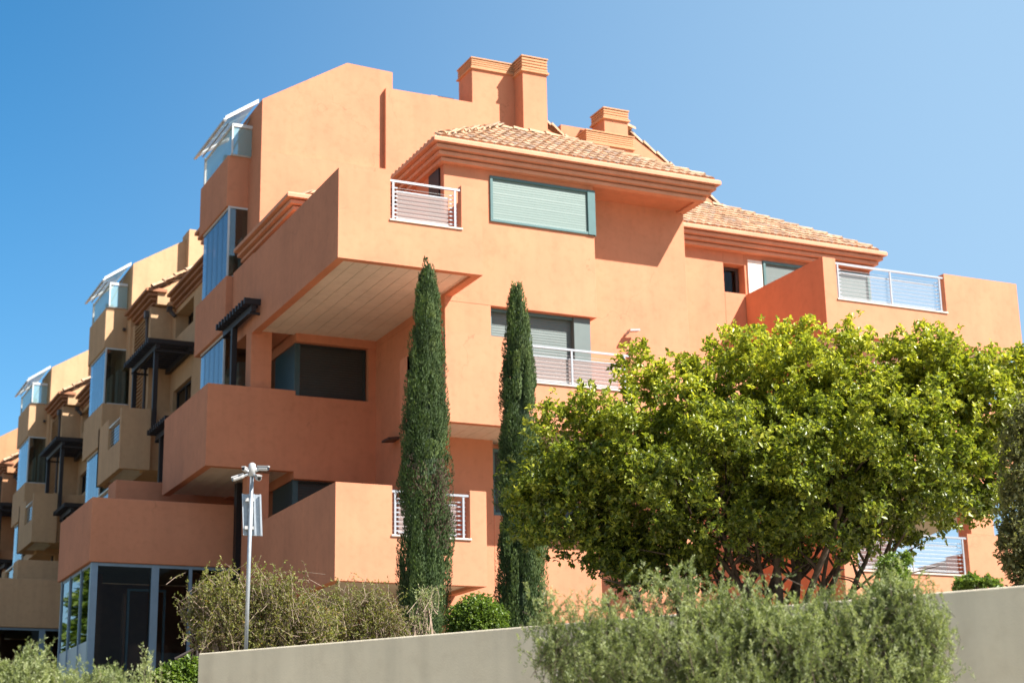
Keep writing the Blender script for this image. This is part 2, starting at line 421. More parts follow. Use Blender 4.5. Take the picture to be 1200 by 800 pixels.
def window_side(B, x, y0, y1, z0, z1, t=.05, frame='darkwood', mull=1):
    mb = MB()
    mb.box(x, x+.07, y0, y1, z0, z0+t); mb.box(x, x+.07, y0, y1, z1-t, z1)
    mb.box(x, x+.07, y0, y0+t, z0+t, z1-t); mb.box(x, x+.07, y1-t, y1, z0+t, z1-t)
    for i in range(mull):
        ym = y0+(y1-y0)*(i+1)/(mull+1); mb.box(x+.004, x+.066, ym-t/2, ym+t/2, z0+t, z1-t)
    o = B.p(mb, 'window', frame)
    B.c(MB().box(x+.03, x+.04, y0+t, y1-t, z0+t, z1-t), 'pane', 'darkglass', o)
    B.c(MB().box(x+.14, x+.16, y0+.02, y1-.02, z0+.02, z1-.02), 'blind', 'darkroom', o)

def pergola(B, x0, x1, y0, y1, z, posts, ztop_post, zfoot, n=13, over=0.16):
    mb = MB()
    mb.box(x0+.06, x0+.16, y0+.02, y1-.02, z-.20, z-.06); mb.box(x1-.16, x1-.06, y0+.02, y1-.02, z-.20, z-.06)
    for i in range(n):
        y = y0+(y1-y0-.07)*i/(n-1)
        mb.box(x0-over, x1, y, y+.07, z-.055, z+.075)
    for y in (y0+.05, y1-.15): mb.box(x0+.03, x1-.03, y, y+.045, z-.26, z-.21)
    o = B.p(mb, 'pergola', 'darkwood')
    for (px, py) in posts:
        B.c(MB().box(px-.06, px+.06, py-.06, py+.06, zfoot, z-.20), 'post', 'darkwood', o, .006)
    return o

def bay(B, x0, y0, y1, z0, z1, x1=0.95, panes=5, white_sill=True):
    """Glazed corner bay: frameless side panes, one front pane, a slim white corner post."""
    fr = MB()
    fr.box(x0-.01, x0+.03, y0-.01, y0+.03, z0, z1)
    fr.box(x0, x1, y0, y0+.05, z0, z0+.05); fr.box(x0, x1, y0, y0+.05, z1-.04, z1)
    fr.box(x0, x0+.05, y0+.05, y1, z0, z0+.04); fr.box(x0, x0+.05, y0+.05, y1, z1-.05, z1)
    fr.box(x1-.05, x1, y0, y0+.05, z0+.05, z1-.04)
    o = B.p(fr, 'bay_window', 'white')
    for i in range(panes):
        a = y0+.05+(y1-y0-.05)*i/panes; b = y0+.05+(y1-y0-.05)*(i+1)/panes
        B.c(MB().box(x0+.015, x0+.027, a+.006, b-.006, z0+.04, z1-.05), 'pane', 'glass', o)
    B.c(MB().box(x0+.04, x1-.05, y0+.02, y0+.032, z0+.05, z1-.04), 'pane', 'glass', o)
    # room behind: back wall, inner wall, ceiling
    rm = MB(); rm.box(x0+.35, x1+.6, y1-.04, y1+.1, z0, z1); rm.box(x1+.55, x1+.65, y0+.1, y1-.04, z0, z1)
    rm.box(x0+.5, x0+.62, y0+1.3, y1-.05, z0, z1-.45)
    B.c(rm, 'interior_wall', 'interior', o)
    B.c(MB().box(x1-.5, x1-.25, y0+.5, y0+.9, z0, z1-.5), 'curtain', 'blind', o)

def canopy(B):
    """Lean-to glass roof on the top terrace of the bay, with its glazing and gutter."""
    ya, yb = 7.33, 9.9
    fr = MB()
    p0, p1 = Vector((-.23, 0, 17.14)), Vector((.56, 0, 17.70))
    for y in (ya, yb-.06): fr.obox((p0.x, y, p0.z-.05), (p1.x-p0.x, 0, p1.z-p0.z), (0, .06, 0), (0, 0, .10))
    fr.obox((-.28, ya-.02, 17.06), (.08, 0, .03), (0, yb-ya+.1, 0), (0, 0, .05))
    fr.box(-.03, .5, ya+.06, ya+.12, 16.99, 17.07)
    fr.box(-.045, -.005, ya+.06, ya+.10, 16.32, 17.06)
    fr.box(-.06, .0, yb-.16, yb-.10, 16.32, 17.06)
    fr.box(-.04, -.005, ya+.12, yb-.16, 16.99, 17.05)
    o = B.p(fr, 'glass_canopy', 'white', 0.006)
    g = MB()
    for i in range(3):
        a = ya+.08+(yb-ya-.16)*i/3; b = ya+.08+(yb-ya-.16)*(i+1)/3
        g.obox((p0.x, a+.01, p0.z+.02), (p1.x-p0.x, 0, p1.z-p0.z), (0, b-a-.02, 0), (0, 0, .012))
    B.c(g, 'roof_glass', 'roofglass', o)
    g = MB(); g.box(-.035, -.025, ya+.14, yb-.18, 16.32, 16.98); g.box(0.0, .5, ya+.085, ya+.095, 16.32, 16.97)
    B.c(g, 'side_glass', 'roofglass', o)
    b = MB(); b.tube([(.05, ya+.3, 16.5), (.48, ya+.3, 17.45)], .02, 6); b.tube([(-.26, ya-.04, 17.05), (-.26, ya-.1, 17.03)], .035, 8)
    b.tube([(-.1, ya+.2, 17.1), (-.1, yb-.1, 17.1)], .018, 6)
    B.c(b, 'brace', 'galv', o)
    B.c(MB().box(.12, .34, 8.6, 8.75, 16.4, 16.75), 'awning_box', 'camwhite', o)

def common(B, k):
    """What all the houses share: gable wall, stacked bay column, terrace over the glazed ground floor."""
    sx = 3.42 if k == 0 else 2.10
    g = MB()
    ztop = 18.87 if k == 0 else 18.55
    if k == 0:
        g.prism_y([(.44, 15.5), (3.64, 15.5), (3.64, 18.67), (2.49, 18.71), (.44, 17.44)], 6.63, 8.6)
        g.box(.40, 9.0, 6.5, 7.9, 12.0, 16.12)
        g.box(3.42, 6.9, 6.5, 7.6, 16.12, 18.18)
    else:
        g.prism_y([(.55, 14.5), (4.5, 14.5), (4.5, 18.50), (2.62, 18.86), (.55, 17.60)], 7.0, 9.0)
        g.box(2.14, 5.5, 6.68, 7.5, 15.0, 18.80)
    B.p(g, 'gable_wall', B.wall)
    # bay column
    u = MB(); u.box(-.10, .60, 7.5, 7.66, 15.05, 16.30); u.box(-.10, .06, 7.66, 9.9, 15.05, 16.30); u.box(.06, 1.3, 7.66, 9.88, 15.05, 15.35)
    B.p(u, 'roof_terrace_parapet', B.wall, .012)
    B.p(MB().box(-.04, .5, 7.46, 7.70, 16.30, 16.335), 'parapet_coping', 'white', .005)
    canopy(B)
    bay(B, -.05, 7.47, 9.7, 13.30, 15.05)
    v = MB(); v.box(-.13, 1.0, 7.24, 7.42, 12.05, 13.30); v.box(-.13, .05, 7.42, 9.9, 12.05, 13.30); v.box(.05, 1.3, 7.42, 9.88, 12.05, 12.35)
    B.p(v, 'bay_parapet', B.wall, .012)
    B.p(MB().box(.02, .95, 7.30, 7.47, 13.30, 13.335), 'parapet_coping', 'white', .005)
    f = MB(); f.box(.42, .50, 7.42, 7.5, 15.62, 15.70); f.box(.44, .48, 7.36, 7.44, 15.60, 15.66); B.p(f, 'wall_lamp', 'fixture')
    bay(B, -.05, 7.55, 9.6, 10.30, 12.05)
    v = MB(); v.box(-.13, 1.0, 7.24, 7.42, 8.78, 10.30); v.box(-.13, .05, 7.42, 9.9, 8.78, 10.30)
    B.p(v, 'lower_bay_parapet', B.wall, .012)
    # wall between this bay and the next house
    m = MB()
    m.box(1.25, 9.0, 8.5, 13.2, 3.5, 15.40); m.box(.7, 1.5, 9.95, 11.9, 3.5, 8.6); m.box(.9, 2, 9.7, 10.1, 8.6, 15.5)
    B.p(m, 'wall', B.wall)
    cornice(B, [(.95, 12.35), (.40, 12.35), (.40, 9.92)] if False else [(.40, 12.35), (.40, 9.92)], 16.02, soff=.55)
    # terrace on the glazed ground floor
    t = MB(); x0, x1, y0, y1, z0, z1 = -2.92, .30, 7.0, 10.5, 6.70, 8.05
    t.box(x0, x1, y0, y0+.18, z0, z1); t.box(x0, x0+.18, y0+.18, y1, z0, z1); t.box(x0+.18, x1+1.2, y0+.18, y1, z0+.12, z0+.42)
    B.p(t, 'terrace_parapet', B.wall, .015)
    # steel frame and glazing
    s = MB(); zb = 3.6
    for x, w_ in ((-2.86, .14), (-1.60, .16), (-.80, .07)): s.box(x, x+w_, y0+.06, y0+.06+w_, zb, z0)
    for y in (8.15, 9.35, 10.3): s.box(-2.86, -2.80, y, y+.06, zb, z0)
    s.box(-2.85, x1, y0+.07, y0+.13, z0-.07, z0-.001); s.box(-2.84, -2.78, y0+.14, y1, z0-.07, z0-.001)
    sf = B.p(s, 'storefront', 'bluesteel', .004)
    for a, b in ((-2.72, -1.60), (-1.44, -.80), (-.73, .28)):
        B.c(MB().box(a, b, y0+.10, y0+.11, zb, z0-.07), 'pane', 'shopglass', sf)
    for a, b in ((7.22, 8.15), (8.21, 9.35), (9.41, 10.3)):
        B.c(MB().box(-2.83, -2.82, a, b, 5.1, z0-.07), 'pane', 'glass', sf)
        B.c(MB().box(-2.835, -2.80, a, b, zb, 5.1), 'lower_panel', 'bluepanel', sf)
    i = MB(); i.box(-2.4, -2.3, 8.6, 9.2, zb, z0-.02); i.box(-1.95, -1.9, 8.0, 8.2, zb, 6.2); i.box(-1.85, -.9, 8.2, 8.26, zb, 5.15)
    i.box(-2.5, 2.5, 10.4, 10.6, zb, z0); i.box(-.5, .3, 8.0, 8.1, zb, z0)
    B.c(i, 'interior_wall', 'redroom', sf)
    i = MB(); i.box(-2.78, .28, 7.2, 10.4, z0+.02, z0+.06); B.c(i, 'ceiling', 'interior', sf)
    i = MB(); i.box(-1.88, -1.83, 8.0, 8.05, zb, 6.3); i.box(-1.1, -1.05, 8.0, 8.05, zb, 6.3); i.box(-1.83, -1.1, 8.0, 8.04, 6.25, 6.3)
    B.c(i, 'inner_door_frame', 'bluesteel', sf)

def upper_balconies(B):
    """The box behind the terrace seen at the foot of each house."""
    t = MB(); t.box(-1.9, .9, 9.6, 9.75, 8.0, 8.95); t.box(-1.9, -1.75, 9.75, 10.4, 8.0, 8.95); t.box(-1.9, .9, 9.75, 12.6, 7.9, 8.05)
    t.box(-1.9, -1.75, 12.0, 12.6, 8.0, 8.95); t.box(-1.9, -1.75, 10.4, 12.0, 8.0, 8.35)
    o = B.p(t, 'lower_balcony', B.wall, .012)
    r = MB(); r.tube([(-1.86, 10.4, 8.9), (-1.86, 12.0, 8.9)], .03, 8); B.c(r, 'railing', 'rail', o)
    B.c(MB().box(-1.83, -1.82, 10.42, 11.98, 8.36, 8.86), 'glass_panel', 'glass', o)

def tan_front(B):
    """Near half of the houses behind the corner house (house coordinates, so Y 0..7)."""
    # long wall with the two windows, face at X 1.25
    m = MB(); X0, X1 = 1.25, 9.0
    m.box(X0, X1, 0.0, 2.33, 3.5, 15.5); m.box(X0, X1, 2.33, 4.32, 3.5, 12.35); m.box(X0, X1, 2.33, 4.32, 13.08, 14.62)
    m.box(X0, X1, 2.33, 4.32, 15.34, 15.5); m.box(X0, X1, 4.32, 8.5, 3.5, 15.45); m.box(X0+.5, X1, 2.33, 4.32, 12.2, 15.4)
    m.box(.62, 1.3, 4.70, 5.15, 3.5, 15.62); m.box(.62, 1.3, 6.75, 7.2, 3.5, 15.62); m.box(.85, 1.3, 5.15, 6.75, 3.5, 15.62)
    B.p(m, 'wall', B.wall)
    window_side(B, X0+.36, 2.35, 4.30, 14.63, 15.33, mull=2)
    window_side(B, X0+.10, 2.35, 4.30, 12.36, 13.07, mull=1)
    # louvred shutter panel and drainpipe
    l = MB(); l.box(.60, .66, 5.20, 5.26, 12.4, 15.55); l.box(.60, .66, 6.64, 6.70, 12.4, 15.55)
    z = 12.4
    while z < 15.5:
        l.obox((.60, 5.26, z), (.07, 0, .05), (0, 1.38, 0), (-.01, 0, .02)); z += .115
    B.p(l, 'louvred_shutter', 'louver')
    d = MB(); d.tube([(.57, 4.95, 15.5), (.57, 4.98, 15.3), (.59, 5.0, 15.1), (.59, 5.0, 8.0)], .045, 8); d.box(.5, .64, 4.9, 5.08, 15.35, 15.55)
    B.p(d, 'drainpipe', 'fixture', smooth=False)
    cornice(B, [(.40, 7.25), (.40, 4.42), (1.0, 4.42)], 16.08, soff=.05)
    cornice(B, [(.95, 4.25), (.95, -.1)], 15.88, soff=.2)
    g = MB(); g.prism_y([(.75, 15.66), (2.6, 15.66), (2.6, 17.25), (.75, 16.08)], 4.5, 6.9); B.p(g, 'dormer_wall', B.wall)
    s = (16.62-16.02)/(1.39-.62); L = 2.4
    rf = tiles((.66, 4.40, 16.08), (0, 1, 0), (1, 0, .62), 2.6, L, lambda u, v: True); caps(rf, (.60, 4.42, 16.10), (2.5, 4.42, 17.28), .11)
    B.p(rf, 'roof', 'tile')
    rf = tiles((1.25, -.1, 15.9), (0, 1, 0), (1, 0, .62), 4.4, 2.2, lambda u, v: True); B.p(rf, 'roof', 'tile')
    f = MB(); f.tube([(1.05, 4.3, 15.45), (1.2, 4.2, 15.25)], .06, 8); f.box(.98, 1.12, 4.22, 4.36, 15.4, 15.55); B.p(f, 'wall_lamp', 'fixture')
    pergola(B, .12, 1.25, 2.0, 4.9, 13.86, [(.24, 2.2), (.24, 4.75)], 13.6, 11.4)
    # balcony with the glazed gap, its lower step beside it
    balcony(B, -.60, .20, 2.28, 4.60, 10.40, 12.04, .15, right=False, side_open=(2.46, 3.86, 11.17, 11.80))
    m = MB(); m.box(.18, 1.25, 2.62, 2.80, 10.47, 12.1); m.box(.05, .2, 2.35, 2.80, 10.405, 12.08); m.box(.2, 1.25, 2.8, 4.6, 10.52, 10.8)
    B.p(m, 'balcony_return', B.wall)
    m = MB(); m.box(-.05, 1.25, 4.5, 7.2, 10.35, 10.6); m.box(-.60, -.44, 4.6, 5.2, 10.4, 12.04); m.box(-.6, 0, 5.05, 5.2, 10.4, 12.04); B.p(m, 'balcony_floor', B.wall)
    pergola(B, .12, 1.25, -.2, 1.7, 11.25, [(.24, 1.2)], 11.0, 9.0, n=9)
    m = MB(); m.box(-.95, .5, 2.3, 2.46, 7.3, 8.9); m.box(-.95, -.8, 2.46, 4.6, 7.3, 8.9); m.box(-.8, 1.3, 2.46, 4.6, 7.35, 7.6)
    B.p(m, 'lower_balcony_box', B.wall)
    for zz in (9.2,):
        window_side(B, 1.16, 4.9-2.4, 4.3, zz, zz+1.2)

# ---------------------------------------------------------------- the corner house
def corner_house():
    B = Bld(0.0, 'orange', 'corn', 'bright orange corner house with big box balconies, closest to the camera and the largest')
    common(B, 0); upper_balconies(B)
    # main facade
    m = MB()
    m.box(2.78, 6.22, 1.50, 5.9, 11.42, 14.40)
    m.box(2.78, 3.79, 1.502, 5.9, 3.5, 11.42); m.box(3.79, 6.13, 1.80, 5.9, 8.6, 11.42); m.box(3.79, 6.13, 1.50, 5.9, 3.5, 7.15)
    m.box(3.79, 6.13, 1.75, 5.9, 7.15, 8.6)
    B.p(m, 'wall', B.wall, .01)
    m = MB(); m.box(6.1, 8.92, 2.30, 7.5, 3.5, 14.42); B.p(m, 'wall', B.wall, .01)
    m = MB(); m.box(8.9, 11.13, 4.2, 8.9, 3.5, 14.45); m.box(11.13, 11.72, 4.2, 8.9, 3.5, 13.33); m.box(11.13, 11.72, 4.2, 8.9, 14.05, 14.45); m.box(11.13, 11.72, 4.6, 8.9, 13.33, 14.05)
    m.box(11.72, 15.42, 4.2, 8.9, 3.5, 14.45)
    B.p(m, 'wall', B.wall, .01)
    B.p(MB().box(11.80, 12.20, 4.16, 4.21, 12.2, 14.2), 'wall_panel', 'soffit')
    window_front(B, 11.15, 11.70, 13.34, 14.04, 4.45, 'fixture', None)
    window_front(B, 12.22, 13.6, 12.0, 14.22, 4.13, 'teal', 'shutter')
    window_front(B, 14.30, 15.36, 12.0, 14.24, 4.13, 'teal', 'shutter')
    # windows
    window_front(B, 3.80, 6.24, 13.22, 14.22, 1.46, 'teal', 'paleshutter', .06, .06)
    B.p(MB().box(6.06, 6.24, 1.45, 1.52, 13.22, 14.22), 'window_return', 'teal', .006)
    B.p(MB().box(6.225, 6.26, 1.5, 2.2, 13.22, 14.22), 'window_return', 'teal')
    o = window_front(B, 3.80, 6.10, 8.7, 11.42, 1.64, 'teal', 'shutter', .15, .07)
    B.c(MB().box(5.72, 6.11, 1.60, 1.80, 8.7, 11.415), 'pillar', 'shutter', o, .01)
    window_front(B, 3.80, 5.7, 7.16, 8.5, 1.60, 'teal', 'dshutter')
    # door on the flank
    B.p(MB().box(2.74, 2.775, 1.68, 2.22, 12.0, 14.3), 'flank_door', 'darkwood')
    # recess behind the balconies
    m = MB(); m.box(.95, 2.79, 5.40, 5.75, 11.40, 13.2); m.box(.95, 2.79, 5.40, 5.75, 8.40, 10.20); m.box(.95, 2.79, 5.40, 5.75, 3.5, 7.2)
    m.box(.95, 1.12, 5.75, 7.2, 11.40, 11.9); m.box(.95, 1.12, 5.75, 7.2, 8.40, 8.9)
    m.box(2.62, 2.79, 5.43, 7.2, 3.5, 13.1); m.box(1.2, 2.8, 6.9, 8.9, 3.5, 13.1); m.box(.55, 1.2, 9.0, 9.4, 8.6, 12.0)
    B.p(m, 'wall', B.wall)
    for z0, z1 in ((10.2, 11.40), (7.2, 8.40)):
        o = window_front(B, .99, 2.60, z0, z1, 5.56, 'dshutter', 'dshutter', .08, .035)
        s = MB(); s.box(.97, 1.09, 5.55, 5.67, z0, z1); B.c(s, 'corner_post', 'tealpanel', o)
        B.c(MB().box(.985, 1.0, 5.67, 7.0, z0, z1), 'side_pane', 'tealpanel', o)
        B.c(MB().box(1.05, 1.07, 5.7, 6.95, z0, z1), 'blind', 'bluesteel', o)
    p_ = MB(); p_.box(0.0, .46, 5.56, 5.95, 3.5, 8.5); p_.box(0.0, .46, 5.56, 5.95, 10.3, 11.62); p_.box(0.003, .46, 5.56, 7.2, 3.5, 5.6)
    B.p(p_, 'pier', B.wall, .01)
    m = MB(); m.box(.02, .9, 5.6, 7.2, 11.62, 13.35); B.p(m, 'wall', B.wall)
    # balconies: two big ones stacked at the corner, one between, one over the entrance
    balcony(B, 0.0, 2.95, 0.0, 5.55, 11.52, 13.30, .17, opening=(1.04, 2.51, 12.38), right=False)
    # right return of the top corner balcony stops at the facade
    B.p(MB().box(2.78, 2.95, .17, 1.5, 11.52, 13.25), 'balcony_return', B.wall)
    balcony(B, 0.0, 2.95, 0.0, 5.55, 5.54, 7.30, .17, opening=(1.08, 2.62, 6.37), right=False)
    B.p(MB().box(2.78, 2.95, .17, 1.5, 5.54, 7.25), 'balcony_return', B.wall)
    balcony(B, -.96, .95, 5.40, 9.10, 8.55, 10.30, .17, right=False)
    balcony(B, 2.15, 8.95, 0.0, 2.35, 8.58, 10.32, .17, opening=(3.55, 6.13, 9.47), right=False)
    m = MB(); m.box(2.15, 2.77, 1.55, 1.95, 8.60, 10.30); B.p(m, 'balcony_return', B.wall)
    for z0, z1, zs in ((11.55, 13.30, 12.34), (8.58, 10.30, 9.4), (5.58, 7.28, 6.33)):
        if z1 > 9 and z1 < 11: balcony(B, 11.70, 17.20, 1.04, 4.18, z0, z1, .2, right=True)
        else: balcony(B, 11.70, 17.20, 1.04, 4.18, z0, z1, .2, opening=(12.04, 15.06, zs), right=True, scr='clearscreen')
    m = MB(); m.box(15.2, 15.85, 1.06, 1.5, 7.28, 8.6); B.p(m, 'pier', B.wall, .01)
    m = MB(); m.prism_z([(13.0, 4.2), (17.3, 1.3), (19.1, 5.35), (20.4, 9.6), (15.6, 9.6), (15.6, 4.3)], 8.6, 8.9); B.p(m, 'deck_slab', 'soffit')
    m = MB(); m.prism_y([(15.8, 6.2), (17.9, 6.2), (17.9, 7.42), (16.3, 7.02)], 4.25, 4.4); B.p(m, 'slatted_screen', 'louver')
    # terrace rails peeping behind the glazed ground floor
    # roofs and cornices
    cornice(B, [(2.41, 4.6), (2.41, 1.09), (9.19, 1.09), (9.19, 4.6)], 14.73, soff=.02)
    B.p(MB().box(2.9, 8.9, 1.56, 4.4, 14.38, 14.5), 'eaves_soffit', B.wall)
    sl_ = .62
    def hip(x0, x1, y0, d, z, deep):
        W_ = x1-x0; sc = math.sqrt(1+sl_*sl_)
        rf = tiles((x0, y0, z), (1, 0, 0), (0, 1, sl_), W_, d*sc, lambda u, v: v/sc < min(u, W_-u)+.12 and v/sc < d)
        t2 = tiles((x0, y0+deep, z), (0, -1, 0), (1, 0, sl_), deep, d*sc, lambda u, v: v/sc < (deep-u)+.12)
        n = len(rf.v); rf.v += t2.v; rf.f += [tuple(i+n for i in f) for f in t2.f]; rf.t += t2.t
        a, b = (x0+d, y0+d, z+sl_*d), (x1-d, y0+d, z+sl_*d)
        caps(rf, (x0+.15, y0+.15, z+.09), a); caps(rf, (x1-.15, y0+.15, z+.09), b); caps(rf, a, b)
        base = MB(); base.poly([(x0+.1, y0+.1, z-.01), (x1-.1, y0+.1, z-.01), b, a]); base.poly([(x1-.1, y0+.1, z-.01), (x1-.1, y0+deep, z-.01), (b[0], y0+deep, b[2]), b])
        base.poly([(x0+.1, y0+deep, z-.01), (x0+.1, y0+.1, z-.01), a, (a[0], y0+deep, a[2])]); base.poly([a, b, (b[0], y0+deep, b[2]-.3), (a[0], y0+deep, a[2]-.3)])
        o = B.p(rf, 'roof', 'tile'); bo = B.c(base, 'roof_deck', 'tile', o); return o
    hip(2.55, 9.05, 1.23, 2.44, 14.79, 5.2)
    B.p(MB().tube([(5.35, 4.0, 16.1), (5.35, 4.0, 16.45), (5.35, 4.05, 16.5)], [.16, .16, .04], 12), 'roof_vent', 'camwhite', smooth=True)
    cornice(B, [(8.7, 3.76), (15.67, 3.76), (15.67, 8.0)], 14.73, soff=.05)
    hip(6.9, 15.53, 3.90, 2.70, 14.79, 5.0)
    cornice(B, [(.03, 7.25), (.03, 3.25), (2.5, 3.25)], 13.93, soff=.1)
    rf = tiles((.32, 7.25, 13.93), (0, -1, 0), (1, 0, .5), 3.7, 1.2, lambda u, v: v < (4.0-u)+.1)
    t2 = tiles((.32, 3.50, 13.93), (1, 0, 0), (0, 1, .5), 2.6, 1.2, lambda u, v: v < u+.1); n = len(rf.v); rf.v += t2.v; rf.f += [tuple(i+n for i in f) for f in t2.f]; rf.t += t2.t
    B.p(rf, 'roof', 'tile')
    pergola(B, -.26, .9, 4.9, 7.15, 12.02, [(-.16, 6.35)], 11.8, 10.3, n=11, over=.1)
    # chimneys
    def chimney(x0, x1, y0, y1, z0, z1, bands=5, h=.30):
        c = MB(); c.box(x0, x1, y0, y1, z0, z1-h); o = B.p(c, 'chimney', B.wall)
        b = MB()
        for i in range(bands):
            a = z1-h+(h-.03)*i/bands; e = .02 if i else .05
            b.box(x0-e, x1+e, y0-e, y1+e, a, a+(h-.03)/bands*.62); b.box(x0+.03, x1-.03, y0+.03, y1-.03, a+(h-.03)/bands*.62, a+(h-.03)/bands)
        b.box(x0-.04, x1+.04, y0-.04, y1+.04, z1-.03, z1)
        B.c(b, 'chimney_cap', 'band', o)
    chimney(5.67, 6.86, 6.5, 7.32, 18.18, 19.38)
    chimney(6.80, 7.45, 6.0, 6.62, 15.5, 19.42, h=.42)
    chimney(5.10, 5.64, 7.7, 8.3, 17.5, 18.75, 4, .2)
    chimney(8.52, 9.82, 6.0, 6.9, 15.0, 17.74, 6, .36)
    chimney(9.06, 9.72, 6.05, 6.7, 17.6, 18.44, 4, .30)
    g = MB(); g.prism_y([(6.9, 14.5), (12.2, 14.5), (12.2, 15.02), (7.3, 18.10), (6.9, 18.10)], 6.52, 7.0)
    g.prism_y([(8.3, 14.5), (14.6, 14.5), (14.6, 15.55), (10.35, 18.20), (8.3, 18.20)], 6.95, 7.4)
    B.p(g, 'gable_wall', B.wall)
    rf = MB(); caps(rf, (7.42, 6.58, 18.12), (12.1, 6.58, 15.17), .13, .42); B.p(rf, 'verge_tiles', 'tile'); rf = MB(); caps(rf, (10.3, 7.1, 18.30), (14.5, 7.1, 15.70), .14, .42)
    caps(rf, (10.2, 7.05, 18.42), (10.42, 7.05, 18.40), .16, .3)
    B.p(rf, 'verge_tiles', 'tile')
    # lamps
    def lamp(x, y, z):
        l = MB(); l.tube([(x, y, z), (x, y-.12, z+.02)], .03, 8); l.obox((x-.02, y-.26, z+.02), (.24, 0, .03), (0, .16, 0), (0, 0, .04)); B.p(l, 'wall_lamp', 'camwhite')
    lamp(7.33, 2.3, 11.38)
    l = MB(); l.obox((2.5, 3.9, 9.05), (.26, 0, .03), (0, .4, 0), (0, 0, .05)); B.p(l, 'wall_lamp', 'fixture')
    l = MB(); l.box(6.3, 6.55, 2.1, 2.3, 14.18, 14.28); B.p(l, 'wall_lamp', 'fixture')
    l = MB(); l.box(.10, .42, 6.72, 6.92, 3.6, 8.5); B.p(l, 'dark_column', 'darkwood')
    # furniture standing in the right-hand balconies
    for z in (11.9, 5.95):
        s = root('garden_sofa', (14.0, 2.4, z+.05), 'white outdoor sofa behind the railing of the %s right balcony' % ('top' if z > 9 else 'lowest'), 'sofa', None)
        q = (14.0, 2.4, z+.05)
        MB().box(13.3, 14.5, 2.0, 2.7, z+.3, z+.68).build('seat', 'cushion', s, q, .07)
        MB().box(13.3, 14.5, 2.7, 2.86, z+.3, z+.82).build('backrest', 'cushion', s, q, .07)
        MB().box(13.35, 14.45, 2.05, 2.8, z+.05, z+.3).build('frame', 'fixture', s, q)
corner_house()
for k, (wall, corn, lab) in enumerate((
    ('tan', 'corntan', 'tan house joined to the orange corner house, with dark slatted pergolas'),
    ('tan', 'corntan', 'smaller tan house between the nearer tan house and the farthest house at the left edge'),
    ('peach', 'corntan', 'farthest house, only its pale gable and dark red wall showing at the left edge')), 1):
    B = Bld(13.2*k, wall, corn, lab); common(B, k); tan_front(B); upper_balconies(B)

# ---------------------------------------------------------------- ground, bed and garden wall
A0 = Vector((-6.15, -14.26)); B0 = Vector((-2.39, -20.01)); D0 = (B0-A0).normalized(); B1 = A0+D0*16; NB = Vector((-D0.y, D0.x))
if NB.dot(Vector((0, 1))) < 0: NB = -NB
def ground_h(x, y):
    t = min(1, max(0, (y+18)/23)); t2 = min(1, max(0, (y-12)/60))
    return 3.55*t+2.0*t2 + (0.04*noise.noise(Vector((x*.4, y*.4, 0))))
def bed_h(x, y):
    d = max(0, (Vector((x, y))-A0).dot(NB)); return 2.84+min(d, 16)*.10
def sheet(name, xs, ys, hf, mat, inside=None):
    me = bpy.data.meshes.new(name); nx, ny = len(xs), len(ys)
    v = [(x, y, hf(x, y)) for y in ys for x in xs]; f = []
    for j in range(ny-1):
        for i in range(nx-1):
            if inside is None or inside((xs[i]+xs[i+1])/2, (ys[j]+ys[j+1])/2): f.append((j*nx+i, j*nx+i+1, (j+1)*nx+i+1, (j+1)*nx+i))
    me.from_pydata(v, [], f); me.materials.append(MT[mat]); me.shade_smooth(); o = bpy.data.objects.new(name, me); COL.objects.link(o); return o
xs = [-1200, -500, -200, -90]+[-60+2*i for i in range(60)]+[90, 200, 500, 1200]; ys = [-1000, -400, -150, -60]+[-50+2*i for i in range(70)]+[130, 250, 600, 1500]
tag(sheet('ground', xs, ys, ground_h, 'ground'), None, None, kind='structure')
MT['paving'] = groundmat('pale bounce paving', (0.40, 0.37, 0.31), (0.50, 0.46, 0.39), (0.44, 0.41, 0.34))
tag(sheet('bounce_pavement', [-16+2*i for i in range(24)], [-46+2*i for i in range(17)], lambda x, y: ground_h(x, y)+.03, 'paving'), None, None, kind='structure')  # unseen pale sheet added to bounce warm light onto walls and soffits
# raised bed behind the wall
me = bpy.data.meshes.new('planting_bed'); vs = []; fs = []; NU, NV = 40, 40
for j in range(NV+1):
    for i in range(NU+1):
        p = A0+D0*(.1+34*(i/NU)**1.3)+NB*(.05+22*j/NV); vs.append((p.x, p.y, bed_h(p.x, p.y)+.05*noise.noise(Vector((p.x, p.y, 3)))))
for j in range(NV):
    for i in range(NU): a = j*(NU+1)+i; fs.append((a, a+1, a+NU+2, a+NU+1))
me.from_pydata(vs, [], fs); me.materials.append(MT['soil']); me.shade_smooth(); o = bpy.data.objects.new('planting_bed', me); COL.objects.link(o); tag(o, None, None, kind='structure')
def wall_seg(mb, a, b, th, z0, z1a, z1b, inward):
    n = Vector((inward.x, inward.y, 0)); a3, b3 = Vector((a.x, a.y, 0)), Vector((b.x, b.y, 0))
    v = [a3+Vector((0,0,z0)), b3+Vector((0,0,z0)), b3+n*th+Vector((0,0,z0)), a3+n*th+Vector((0,0,z0)), a3+Vector((0,0,z1a)), b3+Vector((0,0,z1b)), b3+n*th+Vector((0,0,z1b)), a3+n*th+Vector((0,0,z1a))]
    k = len(mb.v); mb.v += [tuple(q) for q in v]
    for q in ((0,3,2,1),(4,5,6,7),(0,1,5,4),(1,2,6,5),(2,3,7,6),(3,0,4,7)): mb.f.append(tuple(k+i for i in q)); mb.t.append(.5)
gw = MB(); wall_seg(gw, A0, B1, .2, -.5, 2.9, 2.9, NB); wall_seg(gw, A0+NB*.2, A0+NB*13, .2, -.5, 2.9, 4.0, D0)
base = (A0.x, A0.y, 0)
o = gw.build('garden_wall', 'wallgrey', None, (0, 0, 0), .012); tag(o, 'low smooth grey rendered garden wall holding up the planted bed', 'wall')

